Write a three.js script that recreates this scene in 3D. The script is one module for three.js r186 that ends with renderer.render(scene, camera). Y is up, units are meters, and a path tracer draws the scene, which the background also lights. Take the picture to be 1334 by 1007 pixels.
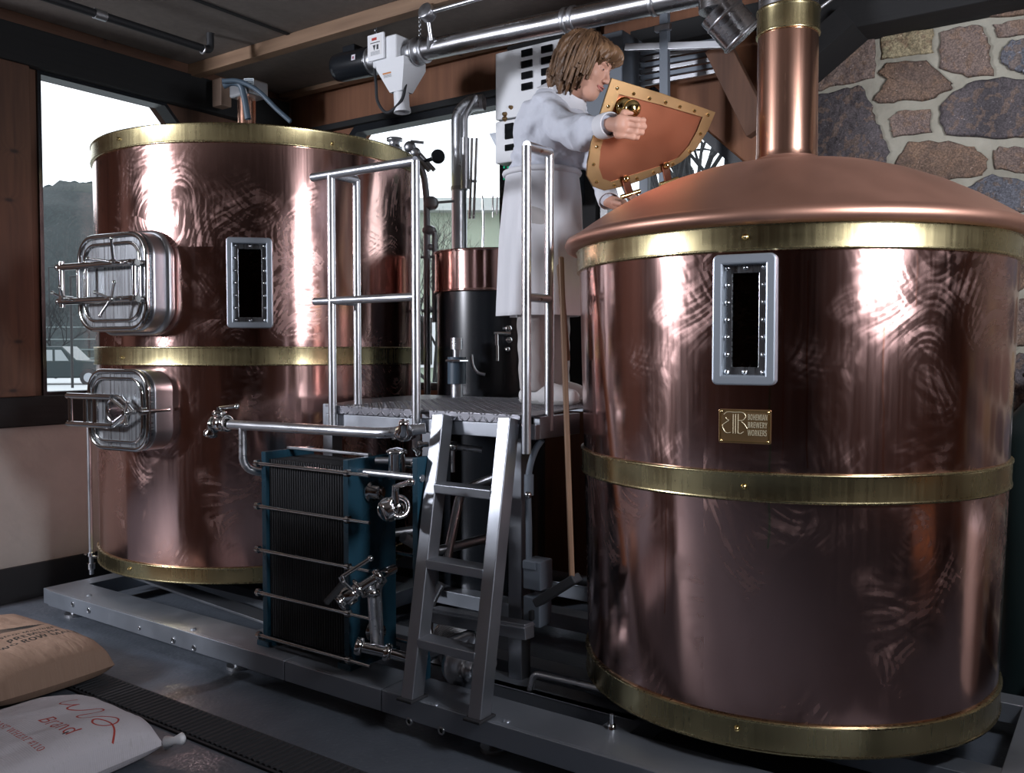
import * as THREE from 'three';
import { RoundedBoxGeometry } from 'three/addons/geometries/RoundedBoxGeometry.js';
import { mergeGeometries, toCreasedNormals } from 'three/addons/utils/BufferGeometryUtils.js';
import { RectAreaLightUniformsLib } from 'three/addons/lights/RectAreaLightUniformsLib.js';
import { FontLoader } from 'three/addons/loaders/FontLoader.js';
import { TextGeometry } from 'three/addons/geometries/TextGeometry.js';

// ---------------------------------------------------------------- camera, sky, lights, exposure
const scene = new THREE.Scene();
const V = (x, y, z) => new THREE.Vector3(x, y, z);
const EYE = 1.34, YAW = 35.2 * Math.PI / 180, PITCH = 0.039, FPX = 1160;
const camera = new THREE.PerspectiveCamera(2 * Math.atan(503.5 / FPX) * 180 / Math.PI, 1334 / 1007, 0.05, 600);
camera.position.set(0, EYE, 0);
const FWD = V(-Math.sin(YAW), 0, -Math.cos(YAW)), RGT = V(Math.cos(YAW), 0, -Math.sin(YAW)), UP = V(0, 1, 0);
camera.lookAt(FWD.clone().multiplyScalar(Math.cos(PITCH)).add(V(0, EYE - Math.sin(PITCH), 0)));
camera.updateMatrixWorld();

const renderer = new THREE.WebGLRenderer({ antialias: true });
renderer.toneMapping = THREE.LinearToneMapping;
renderer.toneMappingExposure = 1.0;
renderer.shadowMap.enabled = true;
renderer.shadowMap.type = THREE.PCFSoftShadowMap;
RectAreaLightUniformsLib.init();

// overcast sky: even white cloud with slow variation
{
  const w = 256, h = 128, d = new Float32Array(w * h * 4);
  for (let j = 0; j < h; j++) for (let i = 0; i < w; i++) {
    const a = i / w * Math.PI * 2, e = j / h;
    const c = 1 + 0.07 * Math.sin(a * 3 + 2 * Math.sin(e * 9)) * Math.sin(e * 14 + Math.sin(a * 2));
    d.set([1.95 * c, 2.1 * c, 2.25 * c, 1], (j * w + i) * 4);
  }
  const t = new THREE.DataTexture(d, w, h, THREE.RGBAFormat, THREE.FloatType);
  t.mapping = THREE.EquirectangularReflectionMapping; t.magFilter = THREE.LinearFilter; t.needsUpdate = true;
  scene.background = t;
}
// the photographer's two studio heads (their housings are built at the end of the script)
const STUDIO = [
  { at: V(-5.4, 2.55, 2.2), to: V(-2.9, 1.5, -3.0), w: 0.6, h: 0.75, power: 200, color: 0xf0f3ff },
  { at: V(0.82, 2.1, -1.9), to: V(-1.8, 1.55, -3.2), w: 0.55, h: 0.75, power: 54, color: 0xf0f3ff },
];
for (const s of STUDIO) {
  const l = new THREE.RectAreaLight(s.color, s.power, s.w, s.h);
  l.position.copy(s.at); l.lookAt(s.to); l.name = 'studio_light'; scene.add(l);
}

// ---------------------------------------------------------------- picking points
const ORIGIN = V(0, EYE, 0);
function ray(u, v) {
  const x = (u - 667) / FPX, y = (503.5 - v) / FPX, c = Math.cos(PITCH), s = Math.sin(PITCH);
  return RGT.clone().multiplyScalar(x).addScaledVector(FWD, c + y * s).addScaledVector(UP, y * c - s);
}
const hit = (u, v, k, val) => { const r = ray(u, v); const t = (val - (k === 'y' ? EYE : 0)) / r[k]; return V(r.x * t, EYE + r.y * t, r.z * t); };
const Zp = (u, v, z) => hit(u, v, 'z', z), Xp = (u, v, x) => hit(u, v, 'x', x), Yp = (u, v, y) => hit(u, v, 'y', y);
const Dp = (u, v, d) => { const r = ray(u, v); const t = d / r.dot(FWD); return V(r.x * t, EYE + r.y * t, r.z * t); };

// ---------------------------------------------------------------- random, noise, textures
let seed = 7;
const rnd = () => { seed = (seed + 0x6D2B79F5) | 0; let t = Math.imul(seed ^ seed >>> 15, 1 | seed); t = t + Math.imul(t ^ t >>> 7, 61 | t) ^ t; return ((t ^ t >>> 14) >>> 0) / 4294967296; };
const rr = (a, b) => a + (b - a) * rnd();
const hash = (x, y, s) => { let h = Math.imul(x, 374761393) + Math.imul(y, 668265263) + Math.imul(s, 2147483647 - 1013); h = Math.imul(h ^ h >>> 13, 1274126177); return ((h ^ h >>> 16) >>> 0) / 4294967296; };
const md = (a, n) => ((a % n) + n) % n;
function vn(x, y, px, py, s = 0) {              // tileable value noise with px by py cells
  const i = Math.floor(x), j = Math.floor(y); let a = x - i, b = y - j; a = a * a * (3 - 2 * a); b = b * b * (3 - 2 * b);
  const h = (p, q) => hash(md(p, px), md(q, py), s);
  return (h(i, j) * (1 - a) + h(i + 1, j) * a) * (1 - b) + (h(i, j + 1) * (1 - a) + h(i + 1, j + 1) * a) * b;
}
function fbm(u, v, cx, cy, oct = 4, s = 0) {
  let t = 0, a = 0.5, n = 0;
  for (let o = 0; o < oct; o++) { t += a * vn(u * cx, v * cy, cx, cy, s + o); n += a; a *= 0.5; cx *= 2; cy *= 2; }
  return t / n;
}
function tex(w, h, fn, srgb = false, rep = [1, 1]) {
  const d = new Uint8Array(w * h * 4);
  for (let j = 0; j < h; j++) for (let i = 0; i < w; i++) {
    const c = fn((i + 0.5) / w, (j + 0.5) / h), k = (j * w + i) * 4;
    const g = typeof c === 'number' ? [c, c, c] : c;
    for (let q = 0; q < 3; q++) d[k + q] = Math.max(0, Math.min(255, g[q] * 255));
    d[k + 3] = 255;
  }
  const t = new THREE.DataTexture(d, w, h, THREE.RGBAFormat);
  t.wrapS = t.wrapT = THREE.RepeatWrapping; t.magFilter = THREE.LinearFilter; t.minFilter = THREE.LinearMipmapLinearFilter; t.generateMipmaps = true;
  if (srgb) t.colorSpace = THREE.SRGBColorSpace;
  t.repeat.set(...rep); t.needsUpdate = true; return t;
}
function canvasTex(w, h, draw, srgb = true) {
  const c = document.createElement('canvas'); c.width = w; c.height = h; draw(c.getContext('2d'), w, h);
  const t = new THREE.CanvasTexture(c); t.wrapS = t.wrapT = THREE.RepeatWrapping; if (srgb) t.colorSpace = THREE.SRGBColorSpace; return t;
}
const mixc = (a, b, t) => a.map((x, i) => x + (b[i] - x) * t);
const std = (o) => new THREE.MeshStandardMaterial(o);
const phy = (o) => new THREE.MeshPhysicalMaterial(o);
const lin = (r, g, b) => new THREE.Color().setRGB(r, g, b);

// ---------------------------------------------------------------- geometry helpers (all in world metres)
const xf = (g, m) => {
  g.applyMatrix4(m);
  if (m.determinant() < 0) {                     // a mirrored placement: keep the faces pointing outwards
    if (g.index) { const a = g.index.array; for (let i = 0; i < a.length; i += 3) { const t = a[i]; a[i] = a[i + 1]; a[i + 1] = t; } }
    else for (const k of Object.keys(g.attributes)) { const b = g.attributes[k], n = b.itemSize, a = b.array; for (let i = 0; i < b.count; i += 3) for (let q = 0; q < n; q++) { const t = a[i * n + q]; a[i * n + q] = a[(i + 1) * n + q]; a[(i + 1) * n + q] = t; } }
  }
  return g;
};
const mat4 = (p, z, up = UP) => { const zz = z.clone().normalize(), x = up.clone().cross(zz).normalize(), y = zz.clone().cross(x); return new THREE.Matrix4().makeBasis(x, y, zz).setPosition(p); };
const alongY = (p, dir) => new THREE.Matrix4().compose(p, new THREE.Quaternion().setFromUnitVectors(UP, dir.clone().normalize()), V(1, 1, 1));
function box(x, y, z, w, h, d, r = 0.004) {
  const g = r > 0 ? new RoundedBoxGeometry(w, h, d, 1, Math.min(r, w * 0.45, h * 0.45, d * 0.45)) : new THREE.BoxGeometry(w, h, d);
  g.translate(x, y, z); return boxUV(g);
}
const bx = (x0, x1, y0, y1, z0, z1, r) => box((x0 + x1) / 2, (y0 + y1) / 2, (z0 + z1) / 2, Math.abs(x1 - x0), Math.abs(y1 - y0), Math.abs(z1 - z0), r);
function boxUV(g, k = 1) {
  if (g.index) g = g.toNonIndexed();
  const p = g.attributes.position, n = g.attributes.normal, uv = new Float32Array(p.count * 2);
  for (let i = 0; i < p.count; i++) {
    const a = Math.abs(n.getX(i)), b = Math.abs(n.getY(i)), c = Math.abs(n.getZ(i));
    const [s, t] = b > a && b > c ? [p.getX(i), p.getZ(i)] : a > c ? [p.getZ(i), p.getY(i)] : [p.getX(i), p.getY(i)];
    uv[i * 2] = s * k; uv[i * 2 + 1] = t * k;
  }
  g.setAttribute('uv', new THREE.BufferAttribute(uv, 2)); return g;
}
function bar(a, b, w, d, r = 0.003, up = UP) {      // rectangular bar from a to b
  const l = a.distanceTo(b), dir = b.clone().sub(a);
  const g = new RoundedBoxGeometry(w, d, l, 1, Math.min(r, w * 0.45, d * 0.45));
  const u = Math.abs(dir.clone().normalize().dot(up)) > 0.95 ? V(0, 0, 1) : up;
  return boxUV(xf(g, mat4(a.clone().add(b).multiplyScalar(0.5), dir, u)));
}
const cyl = (a, b, r, seg = 20, r2 = r) => { const d = b.clone().sub(a), g = new THREE.CylinderGeometry(r2, r, d.length(), seg, 1); return xf(g, alongY(a.clone().add(b).multiplyScalar(0.5), d)); };
const ball = (p, r, sx = 1, sy = 1, sz = 1, n = 16) => { const g = new THREE.SphereGeometry(r, n, Math.ceil(n * 0.7)); g.scale(sx, sy, sz); g.translate(p.x, p.y, p.z); return g; };
const lathe = (prof, p, dir = UP, seg = 32) => xf(new THREE.LatheGeometry(prof.map(([r, h]) => new THREE.Vector2(Math.max(r, 1e-4), h)), seg), alongY(p, dir));
const ring = (p, dir, R, r, seg = 32) => { const g = new THREE.TorusGeometry(R, r, 10, seg); g.rotateX(Math.PI / 2); return xf(g, alongY(p, dir)); };
function pipe(pts, r, bend = r * 2.2, seg = 14, closed = false) {   // straight runs with rounded bends
  const path = new THREE.CurvePath(), P = pts; let cur = P[0].clone();
  for (let i = 1; i < P.length - 1; i++) {
    const a = P[i].clone().sub(P[i - 1]), b = P[i + 1].clone().sub(P[i]);
    const k = Math.min(bend, a.length() * 0.49, b.length() * 0.49);
    const s = P[i].clone().addScaledVector(a.normalize(), -k), e = P[i].clone().addScaledVector(b.normalize(), k);
    if (s.distanceTo(cur) > 1e-4) path.add(new THREE.LineCurve3(cur, s));
    path.add(new THREE.QuadraticBezierCurve3(s, P[i].clone(), e)); cur = e;
  }
  path.add(new THREE.LineCurve3(cur, P[P.length - 1].clone()));
  const g = [];
  for (const c of path.curves) g.push(new THREE.TubeGeometry(c, c instanceof THREE.LineCurve3 ? 1 : 10, r, seg, false));
  g.push(cap(P[0], P[0].clone().sub(P[1]), r, seg), cap(P[P.length - 1], P[P.length - 1].clone().sub(P[P.length - 2]), r, seg));
  return mergeGeometries(g.map(clean));
}
const cap = (p, d, r, seg = 14) => { const g = new THREE.CircleGeometry(r, seg); return xf(g, mat4(p, d, Math.abs(d.clone().normalize().y) > 0.9 ? V(1, 0, 0) : UP)); };
const hose = (pts, r, n = 40, seg = 12) => new THREE.TubeGeometry(new THREE.CatmullRomCurve3(pts, false, 'centripetal'), n, r, seg, false);
function clean(g) { g = g.index ? g.toNonIndexed() : g; for (const k of Object.keys(g.attributes)) if (!['position', 'normal', 'uv'].includes(k)) g.deleteAttribute(k); return g; }
const join = (...gs) => mergeGeometries(gs.flat().map(clean));
function rrect(w, h, r) { const s = new THREE.Shape(), x = -w / 2, y = -h / 2; s.moveTo(x + r, y); s.lineTo(x + w - r, y); s.absarc(x + w - r, y + r, r, -Math.PI / 2, 0); s.lineTo(x + w, y + h - r); s.absarc(x + w - r, y + h - r, r, 0, Math.PI / 2); s.lineTo(x + r, y + h); s.absarc(x + r, y + h - r, r, Math.PI / 2, Math.PI); s.lineTo(x, y + r); s.absarc(x + r, y + r, r, Math.PI, Math.PI * 1.5); return s; }
const ext = (s, d, b = 0.002, n = 8) => new THREE.ExtrudeGeometry(s, { depth: d, bevelEnabled: b > 0, bevelSize: b, bevelThickness: b, bevelSegments: 2, curveSegments: n });
const shapeOf = (pts) => new THREE.Shape(pts.map(([x, y]) => new THREE.Vector2(x, y)));

// ---------------------------------------------------------------- objects
const taken = {};
function numbered(n) { const k = taken[n] = (taken[n] ?? -1) + 1; return k ? `${n}_${String(k).padStart(3, '0')}` : n; }
function mesh(name, geo, material, parent) {
  const m = new THREE.Mesh(Array.isArray(geo) ? join(geo) : geo, material); m.name = name; m.castShadow = m.receiveShadow = true; (parent ?? scene).add(m); return m;
}
function thing(name, label, category, group) { const g = new THREE.Group(); g.name = numbered(name); g.userData = { label, category }; if (group) g.userData.group = group; scene.add(g); return g; }
function pieces(name, geos, material, parent) { for (const g of geos) mesh(name, g, material, parent); }
function solo(name, label, category, geo, material, group) { const m = mesh(numbered(name), geo, material); m.userData = { label, category }; if (group) m.userData.group = group; return m; }
function struct(name, geo, material, label) { const m = mesh(name, geo, material); m.userData = { kind: 'structure', label, category: name.split('_')[0] }; return m; }
function structGroup(name, label) { const g = new THREE.Group(); g.name = name; g.userData = { kind: 'structure', label, category: name.split('_')[0] }; scene.add(g); return g; }
// ---------------------------------------------------------------- materials
// sheet copper buffed by hand: patches of fine arcs around scattered polishing centres
const SW = 1024;
const swirlArc = (() => {
  const f = new Float32Array(SW * SW), n = 5; seed = 11;
  const C = []; for (let j = 0; j < n; j++) for (let i = 0; i < n; i++) C.push([(i + rr(0.1, 0.9)) / n, (j + rr(0.1, 0.9)) / n]);
  const wrap = (d) => d - Math.round(d);
  for (let j = 0; j < SW; j++) for (let i = 0; i < SW; i++) {
    const u = (i + 0.5) / SW, v = (j + 0.5) / SW; let w = 0, t = 0;
    C.forEach(([cx, cy], k) => { const dx = wrap(u - cx) * (0.8 + 0.4 * hash(k, 1, 3)) + 0.012 * Math.sin(v * 37.7 + k), dy = wrap(v - cy) + 0.012 * Math.sin(u * 43.98 + k * 2), r2 = dx * dx + dy * dy; if (r2 > 0.07) return; const r = Math.sqrt(r2), g = Math.exp(-r2 * 60) * Math.min(1, r2 * 160); t += g * vn(r * 210, (Math.atan2(dy, dx) / 6.2832 + 0.5) * (6 + r * 120), 9999, 9999, 40 + k); w += g; });
    f[j * SW + i] = w > 0 ? t / w : 0.5;
  }
  return f;
})();
const patchMask = (u, v) => { const c = fbm(u, v, 7, 6, 4, 3) * 0.7 + fbm(u, v, 22, 16, 3, 8) * 0.3; return Math.max(0, Math.min(1, (c - 0.45) * 4.0)); };
const arcAt = (u, v) => swirlArc[Math.min(SW - 1, v * SW | 0) * SW + Math.min(SW - 1, u * SW | 0)];
const copperRough = tex(SW, SW, (u, v) => {
  const k = Math.max(0, arcAt(u, v) - 0.38) * 1.9, m = patchMask(u, v);
  return Math.min(1, 0.15 + 0.05 * vn(u * 300, v * 12, 300, 12, 9) + m * (0.07 + 0.48 * k));
});
function floatTex(W, H, fn, rep) {
  const d = new Float32Array(W * H * 4);
  for (let j = 0; j < H; j++) for (let i = 0; i < W; i++) { const c = fn((i + 0.5) / W, (j + 0.5) / H, i, j), k = (j * W + i) * 4; d[k] = d[k + 1] = d[k + 2] = c; d[k + 3] = 1; }
  const t = new THREE.DataTexture(d, W, H, THREE.RGBAFormat, THREE.FloatType); t.wrapS = t.wrapT = THREE.RepeatWrapping; t.magFilter = THREE.LinearFilter; t.needsUpdate = true; if (rep) t.repeat.set(...rep); return t;
}
const copperBump = floatTex(SW, SW, (u, v) => 0.75 * fbm(u, v, 12, 7, 2, 5) + 0.10 * vn(u * 60, v * 34, 60, 34, 6) + 0.03 * patchMask(u, v) * arcAt(u, v), null);
for (const t of [copperRough, copperBump]) t.repeat.set(0.5, 0.5);
const brassRough = tex(512, 512, (u, v) => 0.5 + 0.3 * fbm(u, v, 5, 8, 4, 21) + 0.2 * fbm(u, v, 120, 4, 2, 22), false, [1, 1]);
const brushV = tex(512, 512, (u, v) => 0.62 + 0.38 * fbm(u, v, 160, 4, 3, 31));
const grime = tex(512, 512, (u, v) => 0.45 + 0.55 * fbm(u, v, 6, 6, 5, 33));
const M = {};
M.copper = phy({ color: lin(0.68, 0.43, 0.385), metalness: 1, roughness: 0.8, anisotropy: 0.5, anisotropyRotation: Math.PI / 2, roughnessMap: copperRough, bumpMap: copperBump, bumpScale: 0.0012 });
M.copperDome = std({ color: lin(0.52, 0.29, 0.215), metalness: 1, roughness: 0.62, roughnessMap: tex(256, 256, (u, v) => 0.62 + 0.35 * fbm(u, v, 4, 4, 5, 41)) });
M.copperPipe = std({ color: lin(0.64, 0.36, 0.26), metalness: 1, roughness: 0.3, roughnessMap: brassRough });
M.copperDull = std({ color: lin(0.24, 0.085, 0.045), metalness: 0.85, roughness: 0.52, roughnessMap: grime });
M.brass = std({ color: lin(0.52, 0.445, 0.245), metalness: 1, roughness: 0.36, roughnessMap: brassRough });
M.brassOld = std({ color: lin(0.30, 0.19, 0.09), metalness: 0.9, roughness: 0.55, roughnessMap: grime });
M.brassBright = std({ color: lin(0.80, 0.62, 0.28), metalness: 1, roughness: 0.12 });
M.steel = std({ color: lin(0.40, 0.42, 0.44), metalness: 1, roughness: 0.36, roughnessMap: brushV });
M.steelTube = std({ color: lin(0.68, 0.70, 0.73), metalness: 1, roughness: 0.46, roughnessMap: grime });
M.letters = std({ color: lin(0.62, 0.54, 0.36), metalness: 0.7, roughness: 0.4 });
M.frameSteel = std({ color: lin(0.36, 0.40, 0.445), metalness: 0.8, roughness: 0.42 });
M.chrome = std({ color: lin(0.66, 0.66, 0.66), metalness: 1, roughness: 0.1 });
M.steelDull = std({ color: lin(0.48, 0.49, 0.51), metalness: 1, roughness: 0.55, roughnessMap: grime });
M.galv = std({ color: lin(0.48, 0.48, 0.49), metalness: 1, roughness: 0.38, roughnessMap: tex(256, 256, (u, v) => 0.45 + 0.55 * fbm(u, v, 12, 12, 3, 51)) });
M.alu = std({ color: lin(0.33, 0.35, 0.38), metalness: 0.9, roughness: 0.55, roughnessMap: grime });
M.skid = std({ color: lin(0.32, 0.35, 0.39), metalness: 0.75, roughness: 0.62, roughnessMap: grime });
M.black = std({ color: lin(0.012, 0.013, 0.015), roughness: 0.6 });
M.blackGloss = std({ color: lin(0.010, 0.012, 0.015), roughness: 0.25 });
M.rubber = std({ color: lin(0.022, 0.023, 0.026), roughness: 0.75 });
M.blue = std({ color: lin(0.014, 0.052, 0.08), roughness: 0.45, roughnessMap: grime });
M.greyBox = std({ color: lin(0.16, 0.19, 0.225), roughness: 0.5 });
M.whitePaint = std({ color: lin(0.78, 0.80, 0.82), roughness: 0.45 });
M.panelWhite = std({ color: lin(0.86, 0.88, 0.90), metalness: 0.0, roughness: 0.35 });
M.screenGlass = std({ color: lin(0.006, 0.007, 0.008), roughness: 0.06 });
M.pane = phy({ color: 0xffffff, transmission: 1, thickness: 0, roughness: 0.0, ior: 1.45 });
M.hoseBlue = std({ color: lin(0.06, 0.09, 0.12), roughness: 0.45 });
// wood, grain along v
function woodTex(a, b, s, knots = 3) {
  return tex(256, 512, (u, v) => {
    let uu = u, dk = 0;
    for (let k = 0; k < knots; k++) { const kx = hash(k, s, 1), ky = hash(k, s, 2), dx = u - kx, dy = (v - ky) * 2.2, q = Math.exp(-(dx * dx + dy * dy) * 300); uu += 0.10 * q * Math.sign(dx) * Math.abs(dx) ** 0.3; dk += Math.exp(-(dx * dx + dy * dy) * 2600); }
    const g = fbm(uu, v, 24, 2, 3, s), l = fbm(uu, v, 90, 5, 2, s + 5), big = fbm(u, v, 3, 2, 3, s + 8);
    return mixc(mixc(a, b, Math.min(1, 0.75 * g + 0.35 * l - 0.1 + 0.3 * (big - 0.5))), b.map(x => x * 0.4), Math.min(0.8, dk));
  }, true);
}
const cedar = woodTex([0.40, 0.275, 0.20], [0.235, 0.15, 0.105], 61, 5);
M.cedar = std({ map: cedar, roughness: 0.7 });
const cedarH = cedar.clone(); cedarH.rotation = Math.PI / 2; cedarH.needsUpdate = true;
M.cedarH = std({ map: cedarH, roughness: 0.7 });
M.ply = std({ map: woodTex([0.50, 0.33, 0.22], [0.37, 0.225, 0.14], 71, 1), roughness: 0.7 });
const trimW = woodTex([0.58, 0.47, 0.37], [0.42, 0.32, 0.24], 81, 2); trimW.rotation = Math.PI / 2;
M.trim = std({ map: trimW, roughness: 0.65 });
M.handleWood = std({ map: woodTex([0.54, 0.42, 0.32], [0.38, 0.27, 0.19], 91, 1), roughness: 0.6 });
M.blackWood = std({ color: lin(0.008, 0.0085, 0.009), roughness: 0.85, bumpMap: tex(256, 256, (u, v) => fbm(u, v, 4, 60, 3, 95)), bumpScale: 0.002 });
M.ceil = std({ map: tex(512, 512, (u, v) => { const n = fbm(u, v, 40, 40, 3, 101), b = fbm(u, v, 4, 4, 4, 102); return mixc([0.40, 0.37, 0.345], [0.50, 0.465, 0.435], 0.5 * n + 0.5 * b); }, true), roughness: 0.9 });
M.plaster = std({ map: tex(512, 512, (u, v) => { const b = fbm(u, v, 5, 5, 5, 111); return mixc([0.66, 0.64, 0.615], [0.74, 0.72, 0.69], b); }, true), roughness: 0.85, bumpMap: floatTex(256, 256, (u, v) => fbm(u, v, 30, 30, 3, 115)), bumpScale: 0.003 });
M.mortar = std({ map: tex(512, 512, (u, v) => mixc([0.50, 0.49, 0.44], [0.63, 0.62, 0.57], fbm(u, v, 10, 10, 5, 121)), true), roughness: 0.95, bumpMap: floatTex(512, 512, (u, v) => fbm(u, v, 40, 40, 4, 122)), bumpScale: 0.006 });

// concrete floor: 8 m tile with the dried splash ring and the wet trail the photograph shows
const FS = 8, floorUV = (p) => [md(p.x, FS) / FS, md(p.z, FS) / FS];
const floorTex = (() => {
  const W = 1200, ringPts = [], trail = [];
  const onFloor = (u, v) => { const p = Yp(u, v, 0); return [p.x, p.z]; };
  for (const q of [[145, 868], [150, 860], [165, 853], [185, 850], [205, 853], [225, 860], [245, 868], [262, 872]]) ringPts.push(onFloor(...q));
  for (const q of [[196, 925], [212, 912], [235, 902], [262, 897], [290, 888], [310, 880]]) trail.push(onFloor(...q));
  const segd = (x, z, P) => { let m = 9; for (let i = 0; i < P.length - 1; i++) { const [ax, az] = P[i], [bx2, bz] = P[i + 1], dx = bx2 - ax, dz = bz - az, t = Math.max(0, Math.min(1, ((x - ax) * dx + (z - az) * dz) / (dx * dx + dz * dz))); m = Math.min(m, Math.hypot(x - ax - dx * t, z - az - dz * t)); } return m; };
  return tex(W, W, (u, v) => {
    const x = u * FS - (u * FS > 4 ? 8 : 0), z = v * FS - 8;
    const X = x > -5.2 ? x : x + 8, n = fbm(u, v, 90, 90, 3, 131), b = fbm(u, v, 7, 7, 5, 132), sp = vn(u * 1400, v * 1400, 1400, 1400, 133);
    let c = mixc([0.275, 0.30, 0.33], [0.41, 0.435, 0.47], 0.35 * n + 0.65 * b);
    if (sp > 0.93) c = c.map(q => q + 0.06);
    if (X > -4.4 && X < -1.6 && z > -3 && z < -1.4) {
      const w = 0.05 * (fbm(u, v, 60, 60, 3, 134) - 0.5);
      const dr = segd(X + w, z + w, ringPts); if (dr < 0.045) c = mixc(c, [0.42, 0.45, 0.50], 0.5 * (1 - dr / 0.045) * (0.4 + n));
      const dt = segd(X + w, z - w, trail); if (dt < 0.055) c = mixc(c, [0.13, 0.13, 0.14], Math.min(1, (1 - dt / 0.055) * 2.5) * 0.75);
    }
    return c;
  }, true);
})();
floorTex.repeat.set(1 / FS, 1 / FS);
const floorRough = tex(512, 512, (u, v) => 0.5 + 0.5 * fbm(u, v, 9, 9, 5, 141)); floorRough.repeat.set(0.5, 0.5);
M.floor = std({ map: floorTex, roughness: 0.75, roughnessMap: floorRough, bumpMap: floatTex(512, 512, (u, v) => fbm(u, v, 80, 80, 3, 142)), bumpScale: 0.0015 });

// ---------------------------------------------------------------- room
const T = 0.16, WX = -4.92, WZ = -4.28, CY = 3.125, RX = 3.4, FZ = 3.4, LZ = -1.75, LX = -7.4;   // LZ: where the left wall ends and the room widens to LX
struct('floor', join([bx(WX - T, RX + T, -0.1, 0, WZ - T, FZ + T, 0), bx(LX - T, WX - T, -0.1, 0, LZ - T, FZ + T, 0)]), M.floor, 'dark grey concrete floor of the brewing room');
struct('ceiling', join([bx(WX - T, RX + T, CY, CY + 0.12, WZ - T, FZ + T, 0), bx(LX - T, WX - T, CY, CY + 0.12, LZ - T, FZ + T, 0)]), M.ceil, 'grey brown board ceiling of the brewing room');
// ceiling seam battens and timber trims
{ const a = -3.95; struct('trim_1', bx(a - 0.012, a + 0.012, CY - 0.008, CY + 0.002, -3.42, FZ, 0), M.blackWood, 'thin dark seam batten running along the ceiling'); }
struct('trim_2', bx(WX, -1.2, CY - 0.075, CY, -3.49, -3.42), M.trim, 'pale timber beam across the ceiling over the auger');
struct('trim_3', bx(WX, -1.2, CY - 0.03, CY, -4.24, -4.17), M.trim, 'pale timber strip where ceiling meets back wall');
{ const g = bx(WX, WX + 0.05, CY - 0.06, CY, -3.42, LZ); struct('trim_4', g, M.cedarH, 'brown timber cornice along the top of the left wall'); }
// window outlines with clipped corners, [horizontal, y]
const SILL = 1.10;
const win1 = [[-2.50, SILL], [-2.50, 2.86], [-3.28, 2.86], [-3.62, 2.5], [-3.62, SILL]];           // z, y on the left wall
const win2 = [[-4.62, SILL], [-4.62, 2.5], [-4.28, 2.83], [-3.05, 2.83], [-3.05, SILL]];          // x, y on the back wall
const win2b = [[-2.98, SILL], [-2.98, 2.0], [-2.5, 2.0], [-2.5, SILL]];
const win3 = [[-2.42, SILL], [-2.42, 2.62], [-2.10, 2.72], [-1.50, 2.165], [-1.50, SILL]];
const win4 = [[-1.43, 0.95], [-1.43, 2.68], [-1.275, 2.68], [-1.275, 0.95]];
const win5 = [[-0.3, SILL], [-0.3, 2.6], [1.2, 2.6], [1.2, SILL]];
function holed(outer, holes) { const s = shapeOf(outer); for (const h of holes) s.holes.push(new THREE.Path(h.map(([x, y]) => new THREE.Vector2(x, y)))); return s; }
const toLeft = new THREE.Matrix4().makeBasis(V(0, 0, 1), V(0, 1, 0), V(-1, 0, 0)).setPosition(WX, 0, 0);
const toBack = new THREE.Matrix4().makeBasis(V(1, 0, 0), V(0, 1, 0), V(0, 0, -1)).setPosition(0, 0, WZ);
const wallGeo = (outer, holes, m) => boxUV(xf(ext(holed(outer, holes), T, 0), m));
// left wall: plaster below the sill, timber above
struct('wall_left', wallGeo([[WZ - 0.1, 0.935], [LZ, 0.935], [LZ, CY], [WZ - 0.1, CY]], [win1], toLeft), M.cedar, 'cedar boarded left wall around the window');
struct('wall_left_base', bx(WX - T, WX + 0.012, 0, 0.935, WZ, LZ, 0), M.plaster, 'off white rough plaster below the left window');
struct('baseboard_left', bx(WX + 0.012, WX + 0.03, 0, 0.19, -4.1, LZ), M.black, 'black baseboard along the plastered left wall');
struct('trim_5', bx(WX, WX + 0.05, 0.94, SILL, -4.1, LZ, 0.006), M.blackWood, 'black timber sill under the left window');
struct('trim_6', bx(WX + 0.005, WX + 0.075, 2.86, 3.06, -4.2, LZ, 0.006), M.blackWood, 'black timber header above the left window');
struct('trim_7', bx(WX + 0.003, WX + 0.06, SILL, 2.86, -2.44, -2.17, 0.006), M.cedar, 'knotty cedar post beside the left window');
struct('trim_8', bx(WX + 0.003, WX + 0.045, SILL, 2.86, -2.165, -1.9, 0.006), M.cedar, 'knotty cedar board next to the cedar post');
struct('wall_back', wallGeo([[WX - T, 0], [RX, 0], [RX, CY], [WX - T, CY]], [win2, win2b, win3, win4], toBack), M.ply, 'brown plywood back wall with clipped windows');
struct('wall_right', bx(RX, RX + T, 0, CY, WZ - 0.2, FZ + 0.2, 0), M.cedar, 'cedar boarded wall at the far right');
struct('wall_partition', join([bx(-3.98, -2.72, 0, 1.46, -0.56, -0.46, 0.004), bx(-4.01, -2.69, 1.46, 1.51, -0.60, -0.42, 0.006)]), M.cedar, 'low cedar partition facing the long steel skid');
struct('wall_left_return', bx(LX - T, WX - T + 0.01, 0, CY, LZ - T, LZ, 0), M.cedar, 'cedar boarded return wall beside the left window bay');
struct('wall_left_far', bx(LX - T, LX, 0, CY, LZ, FZ + T, 0), M.cedar, 'cedar boarded wall far to the left behind the camera');
struct('wall_front', bx(LX - T, RX + T, 0, CY, FZ, FZ + T, 0), M.cedar, 'cedar boarded wall behind the camera');
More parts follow.
